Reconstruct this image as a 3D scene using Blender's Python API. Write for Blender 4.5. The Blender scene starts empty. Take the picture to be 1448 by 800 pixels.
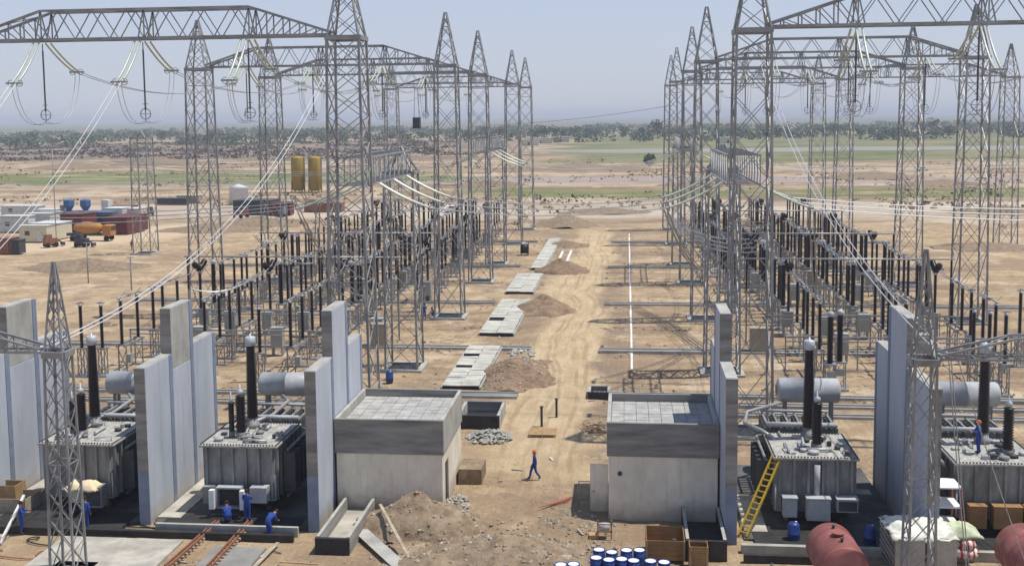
import bpy, math, random
import numpy as np
from mathutils import Vector, Matrix, noise
random.seed(7)
SC = bpy.context.scene
COL = SC.collection
PI = math.pi

# ------------------------------------------------------------------ camera
H = 21.8; F = 1524.44; PT = .0914; YW = .1064; CY = -95.36; RL = -.0102
cam = bpy.data.cameras.new('camera'); co = bpy.data.objects.new('camera', cam); COL.objects.link(co)
co.location = (0, 0, H)
co.matrix_world = Matrix.Translation((0, 0, H)) @ Matrix.Rotation(YW, 4, 'Z') @ Matrix.Rotation(PI/2-PT, 4, 'X') @ Matrix.Rotation(RL, 4, 'Z')
cam.sensor_width = 36; cam.lens = 36*F/1448; cam.shift_y = CY/1448
cam.clip_start = .5; cam.clip_end = 60000
SC.camera = co

# ------------------------------------------------------------------ light
SUN_EL = math.radians(69); SUN_AZ = math.radians(79)      # azimuth clockwise from +Y
w = bpy.data.worlds.new('World'); SC.world = w; w.use_nodes = True
nt = w.node_tree; nt.nodes.clear()
wo = nt.nodes.new('ShaderNodeOutputWorld'); bg = nt.nodes.new('ShaderNodeBackground'); sk = nt.nodes.new('ShaderNodeTexSky')
sk.sky_type = 'NISHITA'; sk.sun_disc = False; sk.sun_elevation = SUN_EL; sk.sun_rotation = SUN_AZ
sk.altitude = 50; sk.air_density = 1.0; sk.dust_density = .8; sk.ozone_density = 2.0
# the clear-sky model veiled by pale summer dust, thickest at the horizon all round
STR = .12
tcw = nt.nodes.new('ShaderNodeTexCoord'); sp = nt.nodes.new('ShaderNodeSeparateXYZ'); nt.links.new(tcw.outputs['Generated'], sp.inputs[0])
rw = nt.nodes.new('ShaderNodeValToRGB'); cr = rw.color_ramp
for i, (p, c) in enumerate([(0, (.60, .63, .72)), (.1, (.545, .615, .77)), (.35, (.33, .44, .68)), (1, (.13, .21, .42))]):
    e = cr.elements[i] if i < 2 else cr.elements.new(p)
    e.position = p; e.color = (*c, 1)
nt.links.new(sp.outputs[2], rw.inputs[0])
vm = nt.nodes.new('ShaderNodeVectorMath'); vm.operation = 'SCALE'; vm.inputs['Scale'].default_value = 1/STR
nt.links.new(rw.outputs[0], vm.inputs[0])
mx = nt.nodes.new('ShaderNodeMix'); mx.data_type = 'RGBA'; mx.inputs[0].default_value = .85
nt.links.new(sk.outputs[0], mx.inputs[6]); nt.links.new(vm.outputs[0], mx.inputs[7])
nt.links.new(mx.outputs[2], bg.inputs[0]); nt.links.new(bg.outputs[0], wo.inputs[0])
bg.inputs[1].default_value = STR
sl = bpy.data.lights.new('sun', 'SUN'); so = bpy.data.objects.new('sun', sl); COL.objects.link(so)
sl.energy = 4.6; sl.angle = math.radians(.6); sl.color = (1, .955, .88)
sd = Vector((math.sin(SUN_AZ)*math.cos(SUN_EL), math.cos(SUN_AZ)*math.cos(SUN_EL), math.sin(SUN_EL)))
so.rotation_euler = sd.to_track_quat('Z', 'Y').to_euler()
SC.view_settings.view_transform = 'Standard'; SC.view_settings.look = 'None'
SC.view_settings.exposure = 0.0; SC.view_settings.gamma = 1
SC.cycles.volume_bounces = 0
SC.cycles.max_bounces = 5

# ------------------------------------------------------------------ survey helpers: where a sight line meets the ground / a plane
def ray(u, v):
    a, b = u-724, v-400-CY
    c, s = math.cos(RL), math.sin(RL)
    a, b = a*c+b*s, -a*s+b*c
    d = F*math.cos(PT)-b*math.sin(PT); h = -F*math.sin(PT)-b*math.cos(PT)
    return a*math.cos(YW)-d*math.sin(YW), a*math.sin(YW)+d*math.cos(YW), h
def gp(u, v, z=0.0):
    x, y, h = ray(u, v); t = (z-H)/h; return x*t, y*t
def vy(u, v, Y):
    x, y, h = ray(u, v); t = Y/y; return x*t, H+h*t

# ------------------------------------------------------------------ materials
def new_mat(name):
    m = bpy.data.materials.new(name); m.use_nodes = True
    n = m.node_tree; return m, n, n.nodes['Principled BSDF']
def mat(name, col, rough=.7, metal=0.0, var=.25, scale=3.0, bump=.0, col2=None, spec=.3, stretch=None, bscale=None, dust=False):
    m, n, b = new_mat(name)
    L = n.links.new
    tc = n.nodes.new('ShaderNodeTexCoord'); mp = n.nodes.new('ShaderNodeMapping')
    geo = n.nodes.new('ShaderNodeNewGeometry')
    L(geo.outputs['Position'], mp.inputs[0])
    if stretch: mp.inputs['Scale'].default_value = stretch
    nz = n.nodes.new('ShaderNodeTexNoise'); nz.inputs['Scale'].default_value = scale; nz.inputs['Detail'].default_value = 6; nz.inputs['Roughness'].default_value = .65
    L(mp.outputs[0], nz.inputs[0])
    rp = n.nodes.new('ShaderNodeValToRGB')
    c2 = col2 or tuple(c*(1-var) for c in col)
    c1 = col if col2 else tuple(min(1, c*(1+var*.6)) for c in col)
    rp.color_ramp.elements[0].position = .32; rp.color_ramp.elements[0].color = (*c2, 1)
    rp.color_ramp.elements[1].position = .68; rp.color_ramp.elements[1].color = (*c1, 1)
    L(nz.outputs[0], rp.inputs[0]); L(rp.outputs[0], b.inputs['Base Color'])
    b.inputs['Roughness'].default_value = rough; b.inputs['Metallic'].default_value = metal
    b.inputs['Specular IOR Level'].default_value = spec
    if dust:
        sz = n.nodes.new('ShaderNodeSeparateXYZ'); L(geo.outputs['Position'], sz.inputs[0])
        n2 = n.nodes.new('ShaderNodeTexNoise'); n2.inputs['Scale'].default_value = 1.1; n2.inputs['Detail'].default_value = 8; n2.inputs['Roughness'].default_value = .75; L(geo.outputs['Position'], n2.inputs[0])
        ma = n.nodes.new('ShaderNodeMath'); ma.operation = 'MULTIPLY_ADD'; L(n2.outputs[0], ma.inputs[0]); ma.inputs[1].default_value = -2.6; L(sz.outputs[2], ma.inputs[2])
        mr = n.nodes.new('ShaderNodeMapRange'); L(ma.outputs[0], mr.inputs[0]); mr.inputs[1].default_value = -.1; mr.inputs[2].default_value = -1.4; mr.inputs[3].default_value = 0; mr.inputs[4].default_value = .75
        n3 = n.nodes.new('ShaderNodeTexNoise'); n3.inputs['Scale'].default_value = 1.6; n3.inputs['Detail'].default_value = 6; n3.inputs['Roughness'].default_value = .7
        m3 = n.nodes.new('ShaderNodeMapping'); m3.inputs['Scale'].default_value = (2.2, 2.2, .13); L(geo.outputs['Position'], m3.inputs[0]); L(m3.outputs[0], n3.inputs[0])
        r3 = n.nodes.new('ShaderNodeMapRange'); L(n3.outputs[0], r3.inputs[0]); r3.inputs[1].default_value = .52; r3.inputs[2].default_value = .72; r3.inputs[4].default_value = .45
        q1 = n.nodes.new('ShaderNodeMix'); q1.data_type = 'RGBA'; L(r3.outputs[0], q1.inputs[0]); L(rp.outputs[0], q1.inputs[6]); q1.inputs[7].default_value = (*[c*.55 for c in col], 1)
        q2 = n.nodes.new('ShaderNodeMix'); q2.data_type = 'RGBA'; L(mr.outputs[0], q2.inputs[0]); L(q1.outputs[2], q2.inputs[6]); q2.inputs[7].default_value = (.34, .27, .19, 1)
        L(q2.outputs[2], b.inputs['Base Color'])
    if bump:
        bp = n.nodes.new('ShaderNodeBump'); bp.inputs['Strength'].default_value = bump; bp.inputs['Distance'].default_value = .05
        nb = n.nodes.new('ShaderNodeTexNoise'); nb.inputs['Scale'].default_value = bscale or scale*3; nb.inputs['Detail'].default_value = 5
        L(mp.outputs[0], nb.inputs[0]); L(nb.outputs[0], bp.inputs['Height']); L(bp.outputs[0], b.inputs['Normal'])
    return m
M = {}
M['steel'] = mat('galvanised_steel', (.31, .312, .31), .5, .3, .4, .6, spec=.5)
M['steel_light'] = mat('bright_galvanised_steel', (.36, .365, .37), .45, .3, .3, 1.5, spec=.5)
M['wire'] = mat('aluminium_wire', (.33, .335, .34), .5, .3, .15, 1)
M['wire_bright'] = mat('bright_new_aluminium_wire', (.68, .69, .7), .4, .2, .1, 1)
M['brown'] = mat('brown_porcelain', (.022, .013, .012), .35, 0, .3, 4, spec=.4)
M['glass'] = mat('green_glass', (.52, .56, .46), .3, 0, .2, 5, spec=.6)
M['dark_disc'] = mat('grey_porcelain_discs', (.1, .1, .1), .4, 0, .2, 5)
M['cap'] = mat('cast_metal_cap', (.5, .52, .54), .45, .2, .15, 4)
M['paint_grey'] = mat('weathered_grey_paint', (.25, .252, .245), .6, 0, .5, 1.5, stretch=(1, 1, .35), spec=.4)
M['paint_lgrey'] = mat('light_grey_paint', (.42, .43, .44), .5, 0, .2, 1.5, spec=.4)
M['dark_grey'] = mat('dark_grey_paint', (.07, .075, .08), .55, 0, .3, 2)
M['cover'] = mat('dusty_tank_cover', (.52, .5, .44), .7, 0, .45, 3.5, col2=(.22, .22, .215))
M['black'] = mat('black_bitumen', (.02, .02, .022), .55, 0, .4, 1.5, col2=(.045, .042, .04))
M['wall_blue'] = mat('pale_blue_wall_paint', (.46, .49, .54), .75, 0, .16, .35, .15, stretch=(1, 1, .4), bscale=6, dust=True)
M['joint'] = mat('grey_blue_joint_post', (.22, .26, .34), .8, 0, .2, 1)
M['concrete'] = mat('raw_concrete', (.4, .39, .35), .85, 0, .28, .9, .25, stretch=(1, 1, .5))
M['concrete_dark'] = mat('stained_formwork_concrete', (.27, .26, .24), .85, 0, .45, .8, .25, stretch=(.35, .35, 2.5))
M['cream'] = mat('cream_render', (.76, .70, .575), .8, 0, .2, .6, .1, stretch=(1, 1, .6), dust=True)
M['roof_tile'] = mat('roof_tile_concrete', (.40, .39, .365), .85, 0, .3, 1.3, .1)
M['screed'] = mat('pale_screed', (.43, .40, .34), .85, 0, .35, .7, .15)
M['slab'] = mat('trench_cover_concrete', (.50, .485, .42), .85, 0, .3, .6)
M['mound'] = mat('dug_earth', (.34, .255, .17), .95, 0, .3, 1.6, 1.0, col2=(.16, .115, .075), bscale=5)
M['mound2'] = mat('dug_red_earth', (.32, .225, .145), .95, 0, .3, 1.4, 1.0, col2=(.15, .10, .065), bscale=4)
M['clod'] = mat('earth_clod', (.33, .25, .17), .95, 0, .4, 1.5)
M['rock'] = mat('pale_rubble', (.42, .38, .31), .9, 0, .35, 2)
M['pad_shade'] = mat('shade_painted_concrete', (.13, .125, .115), .8, 0, .4, .8, .1, col2=(.05, .05, .05))  # pad concrete with the shade around the transformers painted into its colour
M['wood'] = mat('new_timber', (.42, .27, .13), .75, 0, .3, 2, stretch=(4, 1, 1))
M['ply'] = mat('brown_plywood', (.30, .17, .07), .7, 0, .3, 1.5)
M['oldwood'] = mat('grey_timber', (.4, .34, .25), .8, 0, .3, 2)
M['blue'] = mat('blue_coverall', (.03, .07, .30), .85, 0, .3, 6)
M['bluedrum'] = mat('blue_drum_paint', (.015, .045, .2), .4, 0, .2, 4, spec=.5)
M['white'] = mat('white_paint', (.75, .76, .76), .5, 0, .1, 2)
M['skin'] = mat('skin', (.35, .19, .12), .6, 0, .1, 5)
M['boot'] = mat('black_boots', (.03, .025, .02), .6)
M['hair'] = mat('dark_hair', (.02, .015, .012), .6)
M['orange_cap'] = mat('orange_hard_hat', (.6, .13, .03), .4)
M['redtank'] = mat('red_oxide_primer', (.27, .075, .065), .5, 0, .35, 1.1, col2=(.36, .15, .13))
M['rust'] = mat('rusty_rail', (.28, .13, .08), .7, 0, .3, 3)
M['rebar'] = mat('red_pipe', (.4, .12, .08), .7)
M['yellow'] = mat('yellow_ladder_paint', (.5, .34, .03), .5)
M['silo'] = mat('ochre_silo_paint', (.36, .25, .05), .6, 0, .25, .3, stretch=(1, 1, .15))
M['orange'] = mat('orange_tank_paint', (.5, .2, .03), .65, 0, .5, .8, col2=(.34, .2, .09))
M['maroon'] = mat('maroon_container_paint', (.15, .04, .035), .6, 0, .25, .6)
M['cabin_white'] = mat('cabin_white_panel', (.6, .61, .6), .6)
M['cabin_cream'] = mat('cabin_cream_panel', (.6, .56, .42), .6)
M['cabin_blue'] = mat('plant_blue_paint', (.07, .15, .3), .6)
M['window'] = mat('dark_window', (.04, .05, .06), .15, 0, .1, 1, spec=.6)
M['rubber'] = mat('rubber', (.02, .02, .02), .8)
M['cloth'] = mat('yellow_cloth', (.72, .66, .36), .85, 0, .2, 1.6, col2=(.68, .5, .42))
M['tarp'] = mat('white_tarpaulin', (.72, .71, .62), .7, 0, .25, 3)
M['tarp_green'] = mat('pale_green_tarpaulin', (.5, .55, .36), .7)
M['kiosk'] = mat('beige_kiosk_paint', (.36, .31, .23), .6, 0, .15, 1)
M['kiosk_grey'] = mat('grey_green_cabinet_paint', (.36, .37, .34), .6, 0, .15, 1)
M['leaf'] = mat('dusty_green_leaves', (.10, .14, .065), .8, 0, .5, .05, col2=(.05, .08, .04))
M['leaf2'] = mat('olive_leaves', (.11, .125, .065), .8, 0, .5, .4, col2=(.045, .06, .028))
M['bark'] = mat('bark', (.1, .08, .06), .9)
M['scrub'] = mat('dry_brown_scrub', (.14, .115, .095), .9, 0, .5, .05, col2=(.085, .075, .065))
M['lime'] = mat('white_lime_line', (.72, .7, .66), .9, 0, .25, 1.5)
M['plastic_dark'] = mat('black_cable_drum', (.025, .025, .03), .5)

# stripes for the red-white sacks
m, n, b = new_mat('red_white_striped_plastic'); L = n.links.new
g = n.nodes.new('ShaderNodeNewGeometry'); wv = n.nodes.new('ShaderNodeTexWave'); wv.inputs['Scale'].default_value = 1.1; wv.inputs['Distortion'].default_value = 1.5
rp = n.nodes.new('ShaderNodeValToRGB'); rp.color_ramp.elements[0].color = (.4, .05, .05, 1); rp.color_ramp.elements[1].color = (.68, .62, .55, 1)
rp.color_ramp.elements[0].position = .42; rp.color_ramp.elements[1].position = .5
L(g.outputs['Position'], wv.inputs[0]); L(wv.outputs[0], rp.inputs[0]); L(rp.outputs[0], b.inputs[0]); b.inputs['Roughness'].default_value = .7
M['stripe'] = m

# ------------------------------------------------------------------ mesh builder
class MB:
    def __init__(s): s.v = []; s.f = []; s.m = []; s.sm = []
    def add(s, vs, fs, mi=0, smooth=False):
        o = len(s.v); s.v += [tuple(p) for p in vs]
        for q in fs: s.f.append(tuple(o+i for i in q)); s.m.append(mi); s.sm.append(smooth)
    def box(s, x0, x1, y0, y1, z0, z1, mi=0):
        s.add([(x0, y0, z0), (x1, y0, z0), (x1, y1, z0), (x0, y1, z0), (x0, y0, z1), (x1, y0, z1), (x1, y1, z1), (x0, y1, z1)],
              [(0, 3, 2, 1), (4, 5, 6, 7), (0, 1, 5, 4), (1, 2, 6, 5), (2, 3, 7, 6), (3, 0, 4, 7)], mi)
        return s
    def bar(s, p, q, a=.1, b=None, mi=0, up=(0, 0, 1)):
        b = b or a; p = Vector(p); q = Vector(q); d = (q-p)
        if d.length < 1e-6: return s
        d.normalize(); u = Vector(up)
        if abs(d.dot(u)) > .97: u = Vector((0, 1, 0))
        x = d.cross(u).normalized()*a/2; y = x.cross(d).normalized()*b/2
        vs = [p-x-y, p+x-y, p+x+y, p-x+y, q-x-y, q+x-y, q+x+y, q-x+y]
        s.add(vs, [(0, 3, 2, 1), (4, 5, 6, 7), (0, 1, 5, 4), (1, 2, 6, 5), (2, 3, 7, 6), (3, 0, 4, 7)], mi)
        return s
    def tube(s, pts, r, n=6, mi=0, caps=True):
        pts = [Vector(p) for p in pts]; rings = []
        for i, p in enumerate(pts):
            d = (pts[min(i+1, len(pts)-1)]-pts[max(i-1, 0)]).normalized()
            u = Vector((0, 0, 1)) if abs(d.z) < .9 else Vector((0, 1, 0))
            x = d.cross(u).normalized(); y = x.cross(d).normalized()
            rr = r[i] if isinstance(r, (list, tuple)) else r
            rings.append([p+x*rr*math.cos(2*PI*k/n)+y*rr*math.sin(2*PI*k/n) for k in range(n)])
        vs = [q for R in rings for q in R]; fs = []
        for i in range(len(pts)-1):
            for k in range(n): fs.append((i*n+k, i*n+(k+1) % n, (i+1)*n+(k+1) % n, (i+1)*n+k))
        s.add(vs, fs, mi, n > 5)
        if caps:
            o = len(s.v)-len(vs); s.f += [tuple(o+k for k in range(n))[::-1], tuple(o+len(vs)-n+k for k in range(n))]; s.m += [mi, mi]; s.sm += [False, False]
        return s
    def lathe(s, prof, c=(0, 0, 0), n=10, mi=0, axis='Z', smooth=True, caps=True):
        vs = []; c = Vector(c)
        for r, h in prof:
            for k in range(n):
                a = 2*PI*k/n; x, y = r*math.cos(a), r*math.sin(a)
                p = (x, y, h) if axis == 'Z' else ((h, x, y) if axis == 'X' else (y, h, x))
                vs.append(c+Vector(p))
        fs = []
        for i in range(len(prof)-1):
            for k in range(n): fs.append((i*n+k, i*n+(k+1) % n, (i+1)*n+(k+1) % n, (i+1)*n+k))
        s.add(vs, fs, mi, smooth)
        if not caps: return s
        o = len(s.v)-len(vs)
        s.f += [tuple(o+k for k in range(n))[::-1], tuple(o+len(vs)-n+k for k in range(n))]; s.m += [mi, mi]; s.sm += [False, False]
        return s
    def xform(s, fn): s.v = [tuple(fn(*p)) for p in s.v]; return s
    def mesh(s, name, mats):
        me = bpy.data.meshes.new(name); me.from_pydata(s.v, [], s.f)
        for q in (mats if isinstance(mats, (list, tuple)) else [mats]): me.materials.append(M[q] if isinstance(q, str) else q)
        me.polygons.foreach_set('material_index', s.m); me.polygons.foreach_set('use_smooth', s.sm); me.update()
        return me
def link(name, me, parent=None, loc=(0, 0, 0), rot=(0, 0, 0), **kw):
    o = bpy.data.objects.new(name, me); COL.objects.link(o)
    o.location = loc; o.rotation_euler = rot
    if parent is not None: o.parent = parent
    for k, v in kw.items(): o[k] = v
    return o
def empty(name, loc, label, cat, group=None, rz=0.0):
    o = link(name, None, None, loc, (0, 0, rz)); o.empty_display_size = .3
    o['label'] = label; o['category'] = cat
    if group: o['group'] = group
    return o
def copy_tree(o, parent=None):
    c = o.copy(); COL.objects.link(c)
    if parent is not None: c.parent = parent
    for ch in list(o.children): copy_tree(ch, c)
    return c
ORD2 = []
ORD = ['first', 'second', 'third', 'fourth', 'fifth', 'sixth', 'seventh', 'eighth', 'ninth', 'tenth', 'eleventh', 'twelfth', 'thirteenth', 'fourteenth', 'fifteenth', 'sixteenth']

ORDX = ORD
# ------------------------------------------------------------------ ground
def lin(a, b, st): return list(np.arange(a, b, st))
xs = [-26000, -12000, -6000, -3500, -2000, -1200, -800, -550, -400, -300, -230, -180, -150, -130, -118, -108] + lin(-100, -50, 2) + lin(-50, 45, .75) + lin(45, 80, 2) + [80, 90, 105, 125, 150, 190, 250, 330, 450, 700, 1000, 1600, 2500, 4000, 7000, 13000, 26000]
ys = [-400, -100, -20, 10, 30, 38] + lin(44, 110, .75) + lin(110, 240, 2) + lin(240, 420, 8) + lin(420, 900, 40) + [900, 1100, 1400, 1800, 2400, 3200, 4500, 6500, 9500, 14000, 20000, 30000]
def relief(x, y):
    if y > 420 or y < 30: return 0
    f = 1-max(0, (y-240)/180) if y > 240 else 1
    z = .10*noise.noise(Vector((x*.12, y*.12, 1)))+.07*noise.noise(Vector((x*.5, y*.4, 4)))
    if y < 62 and -12 < x < 2: z += .12*noise.noise(Vector((x*.9, y*.9, 8)))
    return z*f-.06
gv = [(x, y, relief(x, y)) for y in ys for x in xs]
nx = len(xs)
gf = [(j*nx+i, j*nx+i+1, (j+1)*nx+i+1, (j+1)*nx+i) for j in range(len(ys)-1) for i in range(nx-1)]
m, n, b = new_mat('desert_ground'); L = n.links.new
N = n.nodes
geo = N.new('ShaderNodeNewGeometry'); sep = N.new('ShaderNodeSeparateXYZ')
def math_(op, a, c=None, clamp=False):
    q = N.new('ShaderNodeMath'); q.operation = op; q.use_clamp = clamp
    for i, t in enumerate((a, c)):
        if t is None: continue
        if isinstance(t, (int, float)): q.inputs[i].default_value = t
        else: L(t, q.inputs[i])
    return q.outputs[0]
def nz_(scale, det=5, rough=.6, st=None, off=(0, 0, 0)):
    mp = N.new('ShaderNodeMapping'); L(geo.outputs['Position'], mp.inputs[0])
    if st: mp.inputs['Scale'].default_value = st
    mp.inputs['Location'].default_value = off
    q = N.new('ShaderNodeTexNoise'); q.inputs['Scale'].default_value = scale; q.inputs['Detail'].default_value = det; q.inputs['Roughness'].default_value = rough
    L(mp.outputs[0], q.inputs[0]); return q.outputs[0]
def mix_(fac, a, c):
    q = N.new('ShaderNodeMix'); q.data_type = 'RGBA'
    L(fac, q.inputs[0])
    for i, t in ((6, a), (7, c)):
        if isinstance(t, tuple): q.inputs[i].default_value = (*t, 1)
        else: L(t, q.inputs[i])
    return q.outputs[2]
def smooth_(val, lo, hi):
    q = N.new('ShaderNodeMapRange'); q.interpolation_type = 'SMOOTHSTEP'; L(val, q.inputs[0]); q.inputs[1].default_value = lo; q.inputs[2].default_value = hi
    return q.outputs[0]
L(geo.outputs['Position'], sep.inputs[0]); PX, PY = sep.outputs[0], sep.outputs[1]
w1 = math_('SUBTRACT', nz_(.05, 4), .5)               # warp near
wx = math_('ADD', PX, math_('MULTIPLY', w1, 9)); wy = math_('ADD', PY, math_('MULTIPLY', w1, 6))
wfar = math_('SUBTRACT', nz_(.006, 4, .6, (1, 2.5, 1)), .5)
fy = math_('ADD', PY, math_('MULTIPLY', math_('MULTIPLY', wfar, PY), .22)); fx = math_('ADD', PX, math_('MULTIPLY', wfar, 160))
def band(v, a0, a1, c0, c1): return math_('MULTIPLY', smooth_(v, a0, a1), math_('SUBTRACT', 1, smooth_(v, c0, c1)))
base = mix_(smooth_(nz_(.35, 7, .7), .38, .62), (.33, .25, .16), (.44, .345, .22))
base = mix_(math_('MULTIPLY', smooth_(nz_(.07, 9, .8, (.8, 1.1, 1), (5, 9, 0)), .47, .58), .75), base, (.27, .2, .14))
base = mix_(math_('MULTIPLY', smooth_(nz_(.2, 9, .85, (.8, 1, 1), (2, 19, 0)), .53, .6), .7), base, (.2, .145, .10))
base = mix_(math_('MULTIPLY', smooth_(nz_(.14, 9, .8, (.8, 1, 1), (31, 4, 0)), .53, .6), .65), base, (.56, .47, .35))
fg = math_('MULTIPLY', band(wx, -19, -14, 2, 6), band(wy, 30, 40, 58, 66))
base = mix_(math_('MULTIPLY', math_('MULTIPLY', fg, smooth_(nz_(.45, 7, .75, None, (4, 4, 0)), .36, .58)), .75), base, (.255, .19, .13))
base = mix_(math_('MULTIPLY', smooth_(nz_(2.2, 5, .75), .58, .72), .6), base, (.2, .145, .1))
base = mix_(math_('MULTIPLY', smooth_(nz_(5.5, 3, .6, None, (3, 1, 0)), .62, .7), .5), base, (.55, .48, .38))
mm = None
for yy_, h_ in ((81.5, 6), (91.5, 3.2), (99.6, 3.6), (109.5, 3), (117.5, 3), (124.8, 4), (139, 4.5), (155.6, 5), (171, 5), (187, 6), (204, 8)):
    b_ = band(wy, yy_-h_, yy_-h_*.3, yy_+h_*.2, yy_+h_*.8); mm = b_ if mm is None else math_('MAXIMUM', mm, b_)
mm = math_('MULTIPLY', mm, math_('SUBTRACT', 1, band(wx, -10.5, -9, -3.5, -2)))
base = mix_(math_('MULTIPLY', math_('MULTIPLY', mm, band(PX, -66, -58, 44, 52)), math_('MULTIPLY', smooth_(nz_(.55, 8, .8, (.5, 1, 1), (1, 8, 0)), .42, .56), .8)), base, (.2, .15, .108))
sidem = math_('MAXIMUM', band(wx, -4.2, -2.6, -.6, 1.5), band(wx, -15, -12, -9.6, -8.2))
base = mix_(math_('MULTIPLY', math_('MULTIPLY', sidem, band(wy, 74, 80, 196, 206)), math_('MULTIPLY', smooth_(nz_(.3, 8, .8, (1, .6, 1), (71, 8, 0)), .4, .56), .8)), base, (.24, .185, .135))
# rows of disturbed darker soil between the bays on the right of the road
dk = band(wx, -4, -1, 40, 46)
rowsn = smooth_(nz_(.16, 5, .65, (.35, 2.2, 1), (1, 3, 0)), .5, .66)
base = mix_(math_('MULTIPLY', math_('MULTIPLY', dk, rowsn), .55), base, (.24, .18, .13))
# packed pale road down the middle
roadm = math_('MULTIPLY', band(wx, -10.2, -8.2, -3.6, -1.8), band(wy, 60, 72, 198, 206))
base = mix_(math_('MULTIPLY', roadm, .85), base, mix_(smooth_(nz_(.5, 7, .7, (1.6, .6, 1)), .38, .66), (.42, .33, .205), (.55, .445, .295)))
w2_ = math_('MULTIPLY', math_('SUBTRACT', nz_(.035, 2), .5), 7); rx_ = math_('ADD', PX, w2_)
rm = None
for c_ in (-8.3, -6.7, -6.1, -4.5, -3.6):
    b_ = band(rx_, c_-.26, c_-.1, c_+.1, c_+.26); rm = b_ if rm is None else math_('MAXIMUM', rm, b_)
base = mix_(math_('MULTIPLY', math_('MULTIPLY', rm, band(PY, 50, 58, 196, 204)), math_('MULTIPLY', smooth_(nz_(.6, 5, .7, (1, .3, 1), (4, 44, 0)), .38, .55), .5)), base, (.27, .205, .14))
# pale track of the site camp on the left (a diagonal)
dg = math_('ADD', math_('MULTIPLY', PX, .86), math_('MULTIPLY', wy, -.5))
campm = math_('MULTIPLY', band(dg, -196, -186, -172, -166), band(PY, 110, 130, 290, 330))
base = mix_(math_('MULTIPLY', campm, .7), base, (.56, .46, .33))
plain = math_('MULTIPLY', smooth_(PX, -60, -50), 0)
# beyond the yard
far1 = smooth_(fy, 205, 225)
farcol = mix_(smooth_(nz_(.016, 7, .75, (.8, 3, 1)), .42, .58), (.42, .335, .235), (.22, .165, .11))
farcol = mix_(math_('MULTIPLY', smooth_(nz_(.05, 9, .85, (1, 1, 1), (9, 3, 0)), .5, .56), .6), farcol, (.19, .145, .1))
farcol = mix_(math_('MULTIPLY', smooth_(nz_(.03, 9, .85, (1, .8, 1), (19, 33, 0)), .52, .58), .6), farcol, (.5, .43, .33))
base = mix_(far1, base, farcol)
pale = math_('MULTIPLY', band(fy, 225, 240, 262, 280), .5)
base = mix_(pale, base, (.52, .47, .40))
grey = math_('MULTIPLY', band(fy, 340, 352, 378, 392), .75)
base = mix_(grey, base, (.30, .265, .26))
g1n = smooth_(nz_(.035, 5, .7, (1, 2, 1), (7, 3, 0)), .36, .52)
GREEN = mix_(smooth_(nz_(.05, 5, .7, (1, 2, 1)), .4, .6), (.10, .15, .05), (.17, .175, .075))
base = mix_(math_('MULTIPLY', math_('MULTIPLY', band(fy, 280, 288, 318, 330), smooth_(fx, -60, -40)), math_('MULTIPLY', g1n, .85)), base, GREEN)
base = mix_(math_('MULTIPLY', math_('MULTIPLY', band(fy, 345, 360, 420, 450), math_('SUBTRACT', 1, smooth_(fx, -90, -60))), math_('MULTIPLY', g1n, .9)), base, GREEN)
base = mix_(math_('MULTIPLY', math_('MULTIPLY', band(fy, 480, 520, 1150, 1300), smooth_(fx, -60, -30)), .85), base, mix_(smooth_(nz_(.012, 8, .75, (1, 2, 1)), .42, .58), (.085, .13, .045), (.21, .195, .11)))
base = mix_(math_('MULTIPLY', band(fy, 640, 660, 700, 720), math_('MULTIPLY', smooth_(fx, -80, -40), .7)), base, (.3, .3, .31))
base = mix_(math_('MULTIPLY', smooth_(nz_(.05, 6, .8, (.35, 2, 1), (3, 77, 0)), .6, .68), math_('MULTIPLY', smooth_(PY, 230, 300), .8)), base, (.13, .1, .07))
base = mix_(math_('MULTIPLY', smooth_(nz_(.02, 6, .8, (.3, 2, 1), (13, 7, 0)), .58, .68), math_('MULTIPLY', smooth_(PY, 210, 260), .5)), base, (.5, .43, .34))
# plains toward the horizon
vf = smooth_(PY, 1150, 1700)
base = mix_(vf, base, mix_(smooth_(nz_(.0016, 6, .65, (1, 3, 1)), .42, .6), (.13, .145, .085), (.21, .19, .13)))
base = mix_(math_('MULTIPLY', math_('MULTIPLY', band(fy, 520, 580, 900, 1050), math_('SUBTRACT', 1, smooth_(fx, -110, -60))), math_('MULTIPLY', smooth_(nz_(.03, 6, .8, (1, 2, 1), (7, 70, 0)), .38, .56), .85)), base, (.13, .108, .09))
q = N.new('ShaderNodeMix'); q.data_type = 'RGBA'; q.blend_type = 'MULTIPLY'; q.inputs[0].default_value = 1; L(base, q.inputs[6]); q.inputs[7].default_value = (1.12, 1.075, 1.035, 1); base = q.outputs[2]
L(base, b.inputs['Base Color']); b.inputs['Roughness'].default_value = .95; b.inputs['Specular IOR Level'].default_value = .1
bp = N.new('ShaderNodeBump'); bp.inputs['Strength'].default_value = 1.0; bp.inputs['Distance'].default_value = .2
hh = math_('ADD', nz_(1.3, 8, .8), math_('MULTIPLY', nz_(.9, 3, .5, (3.5, .35, 1)), .5)); L(hh, bp.inputs['Height']); L(bp.outputs[0], b.inputs['Normal'])
me = bpy.data.meshes.new('ground'); me.from_pydata(gv, [], gf); me.materials.append(m); me.polygons.foreach_set('use_smooth', [True]*len(gf)); me.update()
link('ground', me, kind='structure')

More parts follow.
